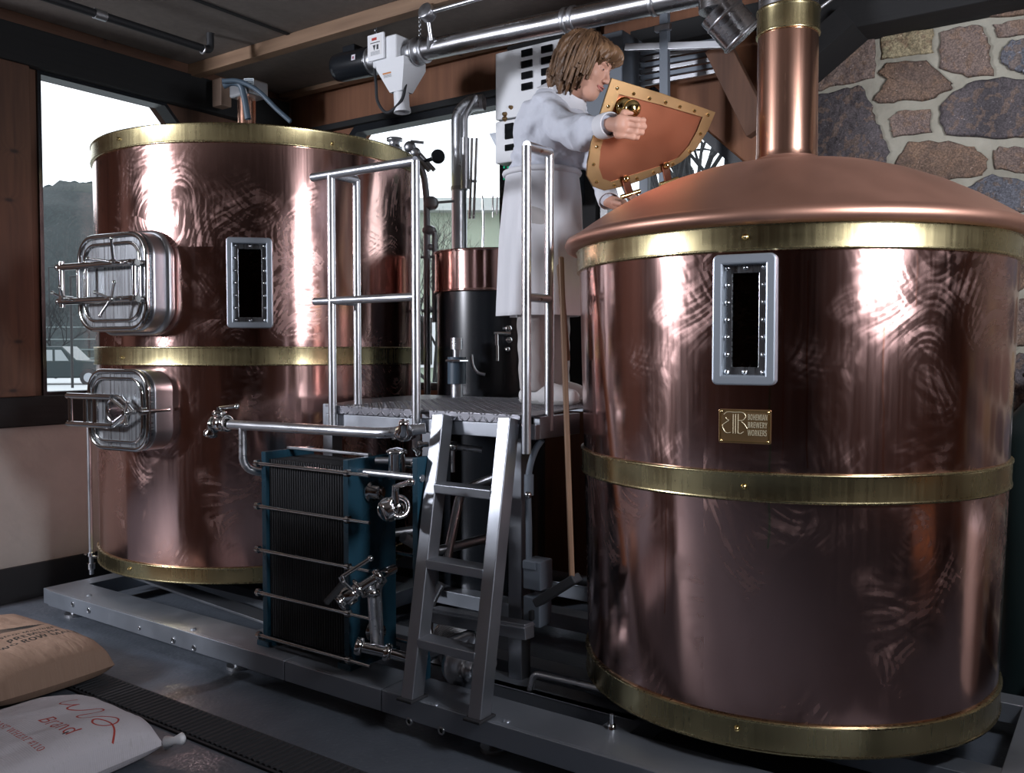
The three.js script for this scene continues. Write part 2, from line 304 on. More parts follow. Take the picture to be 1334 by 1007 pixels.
function windowAt(n, pts, m, label, frame = 0.045) {
  const g = structGroup(`window_${n}`, label);
  const cx = pts.reduce((a, p) => a + p[0], 0) / pts.length, cy = pts.reduce((a, p) => a + p[1], 0) / pts.length;
  const inner = insetPoly(pts, frame);
  mesh('window_frame', boxUV(xf(ext(holed(pts, [inner]), 0.10, 0), m.clone().multiply(new THREE.Matrix4().makeTranslation(0, 0, -0.02)))), M.blackGloss, g);
  mesh('pane', xf(new THREE.ShapeGeometry(shapeOf(inner)), m.clone().multiply(new THREE.Matrix4().makeTranslation(0, 0, 0.05))), M.pane, g);
  return g;
}
function insetPoly(P, d) {
  let area = 0; P.forEach(([x, y], i) => { const [a, b] = P[(i + 1) % P.length]; area += x * b - a * y; });
  const s = Math.sign(area), n = P.length;
  return P.map((p, i) => {
    const a = P[(i + n - 1) % n], b = P[(i + 1) % n];
    const n1 = nrm(a, p, s), n2 = nrm(p, b, s), k = 1 + n1[0] * n2[0] + n1[1] * n2[1];
    return [p[0] + d * (n1[0] + n2[0]) / k, p[1] + d * (n1[1] + n2[1]) / k];
  });
}
function nrm(a, b, s) { const x = b[0] - a[0], y = b[1] - a[1], l = Math.hypot(x, y); return [-y / l * s, x / l * s]; }
windowAt(1, win1, toLeft, 'tall window with a clipped corner in the left wall', 0.02);
windowAt(2, win2, toBack, 'window with a clipped corner behind the steel column');
windowAt(3, win2b, toBack, 'small low window in the dark behind the tanks');
windowAt(4, win3, toBack, 'window with a steep clipped corner showing bare trees');
windowAt(5, win4, toBack, 'narrow window strip beside the stone wall', 0.012);
// dark boards and posts on the back wall
struct('trim_9', bx(WX, -3.02, 2.83, 2.87, WZ, WZ + 0.05, 0.004), M.blackWood, 'thin black timber header over the back window');
struct('trim_10', bx(-1.28, 2.2, 2.70, CY, -4.2, -3.93, 0.006), M.blackWood, 'black timber beam over the stone wall');
{ const s = shapeOf([[-1.30, 2.2], [-1.30, 2.74], [-1.02, 2.74]].map(([x, y]) => [x, y])); }
{ const a = V(-1.27, 2.57, -4.0), b = V(-1.03, 2.74, -4.0); struct('trim_11', bar(a, b, 0.26, 0.10), M.blackWood, 'short black corner brace against the stone wall'); }
struct('trim_12', [bx(-3.02, -2.43, SILL, CY, WZ, WZ + 0.05, 0.004)], M.blackWood, 'black boarded panel behind the control cabinet');
struct('trim_13', [bx(-2.2, -1.28, 2.90, 3.0, WZ, WZ + 0.1, 0.004)], M.blackWood, 'black timber rail above the plywood');

// ---------------------------------------------------------------- stone wall, every stone its own piece
const SZ = -4.13;                      // face of the mortar
{
  const g = structGroup('wall_stone', 'rubble stone wall with pale mortar behind the brew kettle');
  mesh('mortar', boxUV(bx(-1.262, 2.2, 0, 2.86, WZ, SZ, 0.004), 1), M.mortar, g);
  const q = (x, y) => { const p = Zp(1040 + x / 3.473, y / 3.473, SZ); return [p.x, p.y]; };
  const named = [
    ['tan', [[70, 250], [225, 140], [345, 125], [352, 240], [345, 355], [200, 385], [75, 415]]],
    ['dark', [[70, 435], [200, 405], [290, 390], [330, 470], [350, 540], [380, 600], [415, 690], [375, 775], [330, 860], [70, 870]]],
    ['yellow', [[375, 150], [490, 142], [612, 130], [612, 240], [480, 256], [378, 270]]],
    ['rust', [[340, 455], [405, 360], [365, 330], [400, 285], [580, 275], [700, 380], [690, 410], [590, 455], [450, 460], [370, 470]]],
    ['tan', [[410, 540], [450, 505], [600, 495], [605, 600], [430, 622], [425, 580]]],
    ['dark', [[640, 480], [700, 420], [800, 370], [930, 350], [1060, 370], [1090, 500], [1060, 620], [890, 632], [670, 610], [640, 560]]],
    ['rust', [[420, 790], [460, 700], [500, 640], [680, 640], [800, 665], [860, 720], [855, 765], [830, 795], [610, 825]]],
    ['tan', [[640, 150], [700, 130], [820, 115], [860, 170], [870, 260], [885, 345], [770, 355], [640, 310]]],
    ['tan', [[880, 115], [1021, 90], [1080, 95], [1070, 150], [905, 172]]],
    ['grey', [[920, 240], [960, 190], [1021, 175], [1100, 190], [1100, 320], [1021, 340], [970, 320], [920, 285]]],
    ['tan', [[885, 680], [910, 665], [1050, 665], [1110, 700], [1090, 790], [1021, 785], [890, 765]]],
    ['grey', [[700, 890], [760, 850], [880, 790], [1021, 825], [1080, 880], [1050, 960], [930, 975], [780, 960]]],
    ['grey', [[350, 128], [500, 95], [720, 70], [700, 100], [500, 125], [420, 128]]],
    ['rust', [[790, 62], [850, 40], [1021, 10], [1100, 5], [1090, 65], [850, 80]]],
  ];
  const stoneMat = {};
  const pal = { tan: [[0.46, 0.40, 0.36], [0.37, 0.32, 0.305]], dark: [[0.34, 0.315, 0.32], [0.24, 0.225, 0.235]], yellow: [[0.60, 0.57, 0.46], [0.52, 0.47, 0.37]], rust: [[0.45, 0.365, 0.30], [0.29, 0.25, 0.235]], grey: [[0.42, 0.42, 0.44], [0.30, 0.31, 0.34]] };
  const stoneBump = floatTex(512, 512, (u, v) => fbm(u, v, 14, 14, 6, 155));
  Object.entries(pal).forEach(([k, [a, b]], n) => {
    const t = tex(512, 512, (u, v) => { let c = mixc(a, b, Math.max(0, Math.min(1, 1.7 * fbm(u, v, 5, 5, 5, 150 + n) - 0.35))); const s = vn(u * 130, v * 130, 130, 130, 160 + n); if (s > 0.955) c = c.map(x => x + 0.25); else if (fbm(u, v, 30, 30, 3, 170 + n) > 0.6) c = mixc(c, [0.45, 0.36, 0.29], 0.45); const gr = vn(u * 170, v * 170, 170, 170, 180 + n) - 0.5; c = c.map(x => x * (1 + 0.45 * gr)); return c; }, true);
    stoneMat[k] = std({ map: t, roughness: 0.85, bumpMap: stoneBump, bumpScale: 0.02 });
  });
  function stone(pts, kind, deep) {
    seed = Math.round(pts[0][0] * 9999 + pts[0][1] * 777); let c = [0, 0]; pts.forEach(p => { c[0] += p[0] / pts.length; c[1] += p[1] / pts.length; });
    const rim = [];
    pts.forEach((p, i) => { const b = pts[(i + 1) % pts.length]; for (let k = 0; k < 4; k++) { const t = k / 4, j = k ? 0.006 : 0.002; rim.push([p[0] + (b[0] - p[0]) * t + rr(-j, j), p[1] + (b[1] - p[1]) * t + rr(-j, j)]); } });
    const P = [], idx = [], n = rim.length, levels = [[1.0, -0.03], [1.0, 0.5 * deep], [0.965, 0.85 * deep], [0.90, deep], [0.62, deep * 1.08], [0.3, deep * 1.0]];
    for (const [k, z] of levels) rim.forEach(([x, y]) => P.push(c[0] + (x - c[0]) * k, c[1] + (y - c[1]) * k, SZ + z + (k < 1 ? 0.006 * (vn(x * 30, y * 30, 999, 999, 3) - 0.5) : 0)));
    P.push(c[0], c[1], SZ + deep);
    for (let l = 0; l < levels.length - 1; l++) for (let i = 0; i < n; i++) { const a = l * n + i, b = l * n + (i + 1) % n; idx.push(a, b, a + n, b, b + n, a + n); }
    const o = (levels.length - 1) * n; for (let i = 0; i < n; i++) idx.push(o + i, o + (i + 1) % n, levels.length * n);
    const ge = new THREE.BufferGeometry(); ge.setAttribute('position', new THREE.Float32BufferAttribute(P, 3)); ge.setIndex(signed(pts) > 0 ? idx : idx.reverse()); ge.computeVertexNormals();
    const uv = []; for (let i = 0; i < P.length; i += 3) uv.push(P[i] * 1.5, P[i + 1] * 1.5); ge.setAttribute('uv', new THREE.Float32BufferAttribute(uv, 2));
    mesh('stone', ge, stoneMat[kind], g);
  }
  const signed = (P) => P.reduce((a, p, i) => a + p[0] * P[(i + 1) % P.length][1] - P[(i + 1) % P.length][0] * p[1], 0);
  named.forEach(([k, p], i) => stone(p.map(([x, y]) => q(x, y)), k, [0.016, 0.022, 0.014, 0.02][i % 4]));
  // the rest of the wall, beyond the frame and behind the kettle
  seed = 99; const kinds = ['tan', 'dark', 'rust', 'grey', 'tan', 'yellow'];
  const clear = (x, y, w, h) => { const L = q(0, 0), R2 = q(1120, 990); return !(x + w > L[0] && x < R2[0] + 0.02 && y + h > R2[1] - 0.0); };
  for (let y = 0.03; y < 2.6;) { const h = rr(0.16, 0.27); for (let x = -1.24; x < 2.1;) { const w = rr(0.18, 0.42); if (clear(x, y, w, h)) { const j = () => rr(-0.02, 0.02); stone([[x + 0.02, y + 0.03 + j()], [x + w * 0.3, y + 0.012], [x + w * 0.75, y + 0.015 + j() * 0.5], [x + w - 0.02, y + 0.05 + j()], [x + w - 0.012, y + h * 0.6 + j()], [x + w * 0.8, y + h - 0.02], [x + w * 0.35, y + h - 0.014], [x + 0.014, y + h * 0.75 + j()]], kinds[rnd() * 6 | 0], rr(0.012, 0.024)); } x += w; } y += h; }
}
// ---------------------------------------------------------------- kettles
const polar = (az, D) => RGT.clone().multiplyScalar(Math.sin(az) * D).addScaledVector(FWD, Math.cos(az) * D);
const KL = { az: -0.2705, D: 6.03 * 0.85, R: 0.85, y: [0.264, 0.341, 1.2752, 1.3644, 2.2927, 2.380], r: () => 0.85 };
const KR = { az: 0.2965, D: 4.55 * 0.72, R: 0.72, y: [0.2013, 0.292, 0.919, 1.0023, 1.6186, 1.6946] };
KR.r = (y) => 0.72 - 0.0267 * (1.6946 - Math.min(y, 1.6946));
for (const K of [KL, KR]) K.c = polar(K.az, K.D);
function cylHit(K, u, v, add = 0) {
  const d = ray(u, v); let R = K.R + add, p, n;
  for (let it = 0; it < 4; it++) {
    const a = d.x * d.x + d.z * d.z, b = -(d.x * K.c.x + d.z * K.c.z), c = K.c.x ** 2 + K.c.z ** 2 - R * R, t = (-b - Math.sqrt(Math.max(0, b * b - a * c))) / a;
    p = V(d.x * t, EYE + d.y * t, d.z * t); n = V(p.x - K.c.x, 0, p.z - K.c.z).normalize(); R = K.r(p.y) + add;
  }
  return { p, n };
}
// normal of a kettle at an angle left of the line to the camera
function kettleDir(K, deg) { const t = -deg * Math.PI / 180, d = V(-K.c.x, 0, -K.c.z).normalize(); return d.applyAxisAngle(UP, t); }
const ringAt = (K, prof, seg = 160) => lathe(prof, V(K.c.x, 0, K.c.z), UP, seg);
function metreUV(g, R, h) { const u = g.attributes.uv; for (let i = 0; i < u.count; i++) u.setXY(i, u.getX(i) * Math.PI * 2 * R, u.getY(i) * h); return g; }
function kettleBody(K, g, shellMat, sight) {
  const Y = K.y, s = cylHit(K, sight[0], sight[1]), half = (sight[2] - 0.07) / 2 / K.R, phi = md(Math.atan2(s.n.x, s.n.z), Math.PI * 2), y0 = s.p.y - (sight[3] - 0.07) / 2, y1 = s.p.y + (sight[3] - 0.07) / 2;
  const part = (a, b, p0, pl) => {               // a turn of sheet between two heights, uv in metres
    const pr = []; for (let i = 0; i <= 16; i++) { const y = a + (b - a) * i / 16; pr.push(new THREE.Vector2(K.r(y), y)); }
    const ge = new THREE.LatheGeometry(pr, 192, p0, pl), u = ge.attributes.uv; for (let i = 0; i < u.count; i++) u.setXY(i, (p0 + u.getX(i) * pl) * K.R, a - Y[0] + u.getY(i) * (b - a));
    return ge.translate(K.c.x, 0, K.c.z);
  };
  mesh('shell', join([part(Y[0], y0, 0, Math.PI * 2), part(y0, y1, phi + half, Math.PI * 2 - 2 * half), part(y1, Y[5], 0, Math.PI * 2)]), shellMat, g);   // open behind the sight glass
  for (const k of [0, 2, 4]) {
    const a = Y[k], b = Y[k + 1], e = 0.007, r0 = K.r(a), r1 = K.r(b), s = 0.006;
    const band = mesh('brass_band', metreUV(ringAt(K, [[r0 - 0.004, a], [r0 + e + 0.003, a], [r0 + e + 0.004, a + s], [r0 + e, a + s * 1.6], [r1 + e, b - s * 1.6], [r1 + e + 0.004, b - s], [r1 + e + 0.003, b], [r1 - 0.004, b]], 192), K.R, 1), M.brass, g);
    K['band' + k] = band;
  }
  mesh('bottom_plate', ringAt(K, [[0.001, Y[0] + 0.012], [K.r(Y[0]) - 0.006, Y[0] + 0.012]], 96), M.steelDull, g);
}
function screw(K, u, v, parent) { const { p, n } = cylHit(K, u, v, 0.007); mesh('screw', lathe([[0.001, 0.011], [0.006, 0.009], [0.0085, 0.004], [0.009, -0.002]], p, n, 12), M.brassBright, parent); }
function sightWindow(K, u, v, w, h, g) {
  const { p, n } = cylHit(K, u, v), m = mat4(p, n), at = (x, y, z) => V(x, y, z).applyMatrix4(m);
  const fr = rrect(w, h, 0.012); fr.holes.push(rrect(w - 0.036, h - 0.036, 0.004));
  const sw = mesh('sight_glass_frame', xf(ext(fr, 0.042, 0.005), m.clone().multiply(new THREE.Matrix4().makeTranslation(0, 0, -0.012))), M.frameSteel, g);
  const fl = rrect(w - 0.034, h - 0.034, 0.004); fl.holes.push(rrect(w - 0.088, h - 0.088, 0.003));
  mesh('flange', xf(ext(fl, 0.014, 0.001), m.clone().multiply(new THREE.Matrix4().makeTranslation(0, 0, -0.008))), M.steel, sw);
  mesh('sight_glass', xf(new THREE.PlaneGeometry(w - 0.084, h - 0.084), m.clone().multiply(new THREE.Matrix4().makeTranslation(0, 0, 0.001))), M.pane, sw);
  const bolt = (x, y) => mesh('bolt', lathe([[0.001, 0.009], [0.005, 0.008], [0.0078, 0.004], [0.008, 0]], at(x, y, 0.006), n, 12), M.chrome, sw);
  const xx = w / 2 - 0.031, yy = h / 2 - 0.031;
  for (const s of [-1, 1]) { for (let k = 0; k < 7; k++) bolt(s * xx, -yy + 2 * yy * k / 6); bolt(0, s * yy); }
}
// ---- left vessel: mash tun
const tun = thing('mash_tun', 'tall copper mash tun with two steel manway doors beside the left window', 'brewing tank');
kettleBody(KL, tun, M.copper, [326, 369, 0.193, 0.402]);
for (const [u, v] of [[155, 181], [433, 187]]) screw(KL, u, v, KL.band4);
screw(KL, 159, 466, KL.band2); screw(KL, 169, 741, KL.band0);
mesh('top_plate', ringAt(KL, [[0.001, 2.42], [0.5, 2.405], [0.80, 2.375], [0.852, 2.372]], 96), M.steel, tun);
sightWindow(KL, 326, 369, 0.193, 0.402, tun);
const loopTube = (w, h, r, t, z, m) => { const pts = rrect(w, h, r).getSpacedPoints(72).slice(0, -1).map(p => V(p.x, p.y, z)); return xf(new THREE.TubeGeometry(new THREE.CatmullRomCurve3(pts, true), 120, t, 10, true), m); };
const localBar = (m, a, b, r, seg = 12) => cyl(V(...a).applyMatrix4(m), V(...b).applyMatrix4(m), r, seg);
function wing(m, x, y, z, g, arms = [[0.055, 0.07], [-0.045, -0.075], [-0.075, 0.03]], s = 1) {       // star handle
  const parts = [localBar(m, [x, y, z - 0.03], [x, y, z + 0.035], 0.011), xf(new THREE.SphereGeometry(0.016, 12, 10), m.clone().multiply(new THREE.Matrix4().makeTranslation(x, y, z + 0.02)))];
  for (const [ax, ay] of arms) { parts.push(localBar(m, [x, y, z + 0.02], [x + ax * s, y + ay * s, z + 0.045], 0.0065)); parts.push(xf(new THREE.SphereGeometry(0.0095, 10, 8), m.clone().multiply(new THREE.Matrix4().makeTranslation(x + ax * s, y + ay * s, z + 0.045)))); }
  mesh('wing_handle', parts, M.chrome, g);
}
{ // upper manway
  const n = kettleDir(KL, 44.5), m = mat4(KL.c.clone().setY(1.658).addScaledVector(n, 0.79), n), tr = (z) => m.clone().multiply(new THREE.Matrix4().makeTranslation(0, 0, z));
  const w = 0.47, h = 0.435;
  const d = mesh('manway_door', xf(ext(rrect(w - 0.02, h - 0.02, 0.10), 0.03, 0.006, 12), tr(0.13)), M.steel, tun);
  d.userData.label = 'large rounded steel manway door with two clamp bars';
  mesh('collar', join([xf(ext(rrect(w, h, 0.105), 0.19, 0.008, 12), tr(-0.06)), loopTube(w + 0.02, h + 0.02, 0.115, 0.016, 0.055, m)]), M.steelDull, d);
  mesh('rim', join([loopTube(w - 0.01, h - 0.01, 0.10, 0.013, 0.165, m), loopTube(w - 0.085, h - 0.085, 0.075, 0.009, 0.17, m)]), M.chrome, d);
  for (const y of [0.078, -0.082]) {
    const b = mesh('clamp_bar', [localBar(m, [-0.32, y, 0.215], [0.235, y, 0.215], 0.0155, 14), xf(new THREE.SphereGeometry(0.017, 12, 8), m.clone().multiply(new THREE.Matrix4().makeTranslation(-0.32, y, 0.215)))], M.chrome, d);
    pieces('bracket', [localBar(m, [0.215, y, 0.09], [0.215, y, 0.24], 0.013), localBar(m, [-0.215, y, 0.09], [-0.215, y, 0.225], 0.011)], M.chrome, d);
  }
  pieces('upright', [localBar(m, [-0.30, -0.11, 0.215], [-0.30, 0.105, 0.215], 0.0125), localBar(m, [-0.13, -0.085, 0.205], [-0.13, 0.08, 0.205], 0.010), localBar(m, [-0.19, -0.085, 0.205], [-0.19, 0.08, 0.205], 0.010), localBar(m, [0.20, -0.085, 0.205], [0.20, 0.08, 0.205], 0.013)], M.chrome, d);
  wing(m, 0.10, -0.082, 0.23, d); wing(m, 0.12, 0.080, 0.23, d, [[-0.14, 0.02], [0.09, -0.01], [0.02, 0.10]]); wing(m, -0.24, -0.07, 0.23, d, [[-0.05, 0.03], [0.02, 0.06]], 0.8);
}
{ // lower manway
  const n = kettleDir(KL, 43), m = mat4(KL.c.clone().setY(1.072).addScaledVector(n, 0.79), n), tr = (z) => m.clone().multiply(new THREE.Matrix4().makeTranslation(0, 0, z));
  const w = 0.40, h = 0.365;
  const bored = (sh) => { const p = new THREE.Path(); p.absarc(0, 0, 0.058, 0, Math.PI * 2, true); sh.holes.push(p); return sh; };
  const d = mesh('manway_door', xf(ext(bored(rrect(w - 0.02, h - 0.02, 0.09)), 0.03, 0.004, 16), tr(0.13)), M.steel, tun);
  d.userData.label = 'smaller rounded steel manway door with a round port';
  mesh('collar', join([xf(ext(bored(rrect(w, h, 0.095)), 0.19, 0.004, 16), tr(-0.06)), loopTube(w + 0.06, h + 0.06, 0.115, 0.014, -0.005, m)]), M.steelDull, d);
  mesh('rim', join([loopTube(w - 0.01, h - 0.01, 0.09, 0.012, 0.165, m), loopTube(w - 0.075, h - 0.075, 0.07, 0.008, 0.17, m)]), M.chrome, d);
  mesh('port', xf(new THREE.TorusGeometry(0.062, 0.012, 10, 28), tr(0.175)), M.chrome, d);
  mesh('port_glass', xf(new THREE.CircleGeometry(0.06, 24), tr(0.166)), M.pane, d);
  for (const y of [0.062, -0.07]) mesh('clamp_bar', localBar(m, [-0.29, y, 0.215], [0.02, y, 0.215], 0.0135, 14), M.chrome, d);
  pieces('upright', [localBar(m, [-0.27, -0.07, 0.215], [-0.27, 0.062, 0.215], 0.011), localBar(m, [-0.17, -0.07, 0.21], [-0.17, 0.062, 0.21], 0.011), localBar(m, [-0.10, -0.07, 0.21], [-0.10, 0.062, 0.21], 0.014)], M.chrome, d);
  pieces('brace', [localBar(m, [0.0, 0.062, 0.215], [0.14, -0.004, 0.225], 0.009), localBar(m, [0.02, -0.07, 0.215], [0.14, -0.004, 0.225], 0.009), localBar(m, [0.06, 0.062, 0.20], [0.15, 0.0, 0.21], 0.008)], M.chrome, d);
  wing(m, 0.14, -0.004, 0.22, d, [[0.05, 0.06], [-0.06, -0.05], [0.04, -0.06]], 0.8);
  mesh('latch', localBar(m, [0.19, 0, 0.05], [0.19, 0, 0.2], 0.016), M.chrome, d);
}
// sample cock low on the tun and drain at its foot
function valve(g, p, axis, s = 1, lever) {                 // butterfly valve: clamps, body and lever
  const a = axis.clone().normalize();
  const at = (k) => p.clone().addScaledVector(a, k * s);
  mesh('valve_body', [lathe([[0.022 * s, -0.045 * s], [0.032 * s, -0.045 * s], [0.032 * s, -0.034 * s], [0.023 * s, -0.03 * s], [0.026 * s, -0.02 * s], [0.036 * s, -0.015 * s], [0.036 * s, 0.015 * s], [0.026 * s, 0.02 * s], [0.023 * s, 0.03 * s], [0.032 * s, 0.034 * s], [0.032 * s, 0.045 * s], [0.022 * s, 0.045 * s]], p, a, 20)], M.chrome, g);
  pieces('clamp', [ring(at(-0.04), a, 0.031 * s, 0.008 * s, 20), ring(at(0.04), a, 0.031 * s, 0.008 * s, 20)], M.chrome, g);
  if (lever) {
    const l = lever.clone().normalize(), o = p.clone().addScaledVector(l, 0.03 * s);
    mesh('lever', [cyl(p, p.clone().addScaledVector(l, 0.075 * s), 0.011 * s, 10), cyl(p.clone().addScaledVector(l, 0.07 * s), p.clone().addScaledVector(l, 0.07 * s).addScaledVector(a, 0.12 * s), 0.008 * s, 10), ball(p.clone().addScaledVector(l, 0.07 * s).addScaledVector(a, 0.12 * s), 0.012 * s, 1, 1, 1, 10)], M.chrome, g);
  }
}

// ---- right vessel: brew kettle
const kettle = thing('brew_kettle', 'squat copper brew kettle with domed lid, tall stack and maker plate', 'brewing tank');
const kShell = M.copper.clone();
kShell.map = canvasTex(2048, 1024, (c, w, h) => {           // drips that ran down the copper
  c.fillStyle = '#ffffff'; c.fillRect(0, 0, w, h);
  const drip = (u, v0, v1, col, lw) => {
    const a = cylHit(KR, u, v0), b = cylHit(KR, u - 2, v1), phi = (n) => md(Math.atan2(n.x, n.z), Math.PI * 2) / (Math.PI * 2);
    const yy = (y) => h - (y - KR.y[0]) / (KR.y[5] - KR.y[0]) * h;
    c.strokeStyle = col; c.lineWidth = lw; c.beginPath(); c.moveTo(phi(a.n) * w, yy(a.p.y)); seed = u; for (let k = 1; k <= 10; k++) c.lineTo((phi(a.n) + (phi(b.n) - phi(a.n)) * k / 10) * w + rr(-1.2, 1.2), yy(a.p.y + (b.p.y - a.p.y) * k / 10)); c.stroke();
  };
  drip(1003, 505, 715, '#c8ffd8', 2.2); drip(1021, 380, 600, '#ffd9c4', 1.1); drip(1053, 340, 610, '#e9b89e', 1.5); drip(1152, 420, 615, '#ffe0cc', 1.8); drip(1040, 330, 380, '#ffffff', 1.0); drip(1195, 330, 400, '#ffe4d4', 1.2); drip(868, 620, 800, '#d9a88e', 1.0);
});
{ const y0 = KR.y[0], y1 = KR.y[5]; kShell.map.repeat.set(1 / (Math.PI * 2 * KR.R), 1 / (y1 - y0)); }
kettleBody(KR, kettle, kShell, [971.5, 417, 0.163, 0.352]);
screw(KR, 971, 309, KR.band4); screw(KR, 969, 634, KR.band2); screw(KR, 960, 949, KR.band0);
const domeProf = [[0.70, 1.690], [0.745, 1.690], [0.765, 1.697], [0.772, 1.712], [0.766, 1.728], [0.748, 1.738], [0.735, 1.745], [0.69, 1.776], [0.62, 1.822], [0.53, 1.872], [0.43, 1.916], [0.33, 1.950], [0.22, 1.974], [0.125, 1.987], [0.112, 1.993], [0.106, 2.01]];
mesh('dome', metreUV(ringAt(KR, domeProf, 192), 0.7, 0.9), M.copperDome, kettle);
const domeY = (r) => { for (let i = 6; i < domeProf.length - 1; i++) { const [a, b] = [domeProf[i], domeProf[i + 1]]; if (r <= a[0] && r >= b[0]) return a[1] + (b[1] - a[1]) * (a[0] - r) / (a[0] - b[0]); } return 1.74; };
const stack = mesh('stack', metreUV(ringAt(KR, [[0.113, 1.985], [0.106, 2.0], [0.103, 2.03], [0.1015, 2.45]], 64), 0.1, 0.45), M.copperPipe, kettle);
mesh('brass_collar', ringAt(KR, [[0.101, 2.43], [0.107, 2.43], [0.108, 2.437], [0.105, 2.442], [0.105, 2.508], [0.108, 2.513], [0.107, 2.52], [0.10, 2.52]], 64), M.brass, stack);
mesh('steel_flue', join([ringAt(KR, [[0.10, 2.515], [0.10, 2.60], [0.103, 2.605], [0.103, 2.62], [0.10, 2.625], [0.10, CY]], 64)]), M.galv, kettle);
sightWindow(KR, 971.5, 417, 0.163, 0.352, kettle);
{ // maker plate
  const { p, n } = cylHit(KR, 970.5, 555.5), m = mat4(p, n), tr = (x, y, z) => m.clone().multiply(new THREE.Matrix4().makeTranslation(x, y, z));
  const W = 0.142, Hh = 0.094, pl = mesh('maker_plate', xf(ext(rrect(W, Hh, 0.004), 0.006, 0.001), tr(0, 0, 0.0)), M.brassOld, kettle);
  mesh('plate_border', loopTube(W - 0.008, Hh - 0.008, 0.008, 0.0011, 0.0075, m), M.brassBright, pl);
  const S = (pts) => xf(new THREE.TubeGeometry(new THREE.CatmullRomCurve3(pts.map(([x, y]) => V(x, y, 0.0075)), false, 'centripetal'), 24, 0.0014, 6), m);
  const Z = (x, y) => [(x - 670) / 1080 * W, -(y - 505) / 720 * Hh];           // enlarged view of the plate to plate metres
  mesh('emblem', [S([[230, 255], [290, 205], [470, 203], [640, 210], [695, 290], [640, 365], [530, 380]].map(q => Z(...q))), S([[265, 320], [300, 360], [345, 378]].map(q => Z(...q))), S([[345, 378], [270, 430], [205, 490], [215, 560], [290, 650], [390, 640]].map(q => Z(...q))), S([[600, 400], [670, 460], [725, 545]].map(q => Z(...q))), S([[520, 640], [580, 660], [655, 615]].map(q => Z(...q))), ...[430, 480, 535].map(x => S([[x, 240], [x, 450], [x, 660]].map(q => Z(...q))))], M.letters, pl);
  const font = await new FontLoader().loadAsync('fonts/droid/droid_sans_bold.typeface.json');
  const line = (t, x, y, size, width) => { const g = new TextGeometry(t, { font, size, depth: 0.0012, curveSegments: 2, bevelEnabled: false }); g.computeBoundingBox(); const k = width / (g.boundingBox.max.x - g.boundingBox.min.x); g.scale(k, 1, 1); g.translate(x, y, 0.0068); return xf(g, m); };
  const [x0] = Z(735, 0), wd = 400 / 1080 * W;
  mesh('raised_lettering', ['BOHEMIAN', 'BREWERY', 'WORKERS'].map((t, i) => line(t, x0, Z(0, 360 + i * 168)[1], 0.0165, wd)), M.letters, pl);
  for (const [a, b] of [[-1, -1], [-1, 1], [1, -1], [1, 1]]) mesh('rivet', lathe([[0.0005, 0.0035], [0.003, 0.0025], [0.004, 0]], V(a * (W / 2 - 0.006), b * (Hh / 2 - 0.006), 0.007).applyMatrix4(m), n, 8), M.brassBright, pl);
}
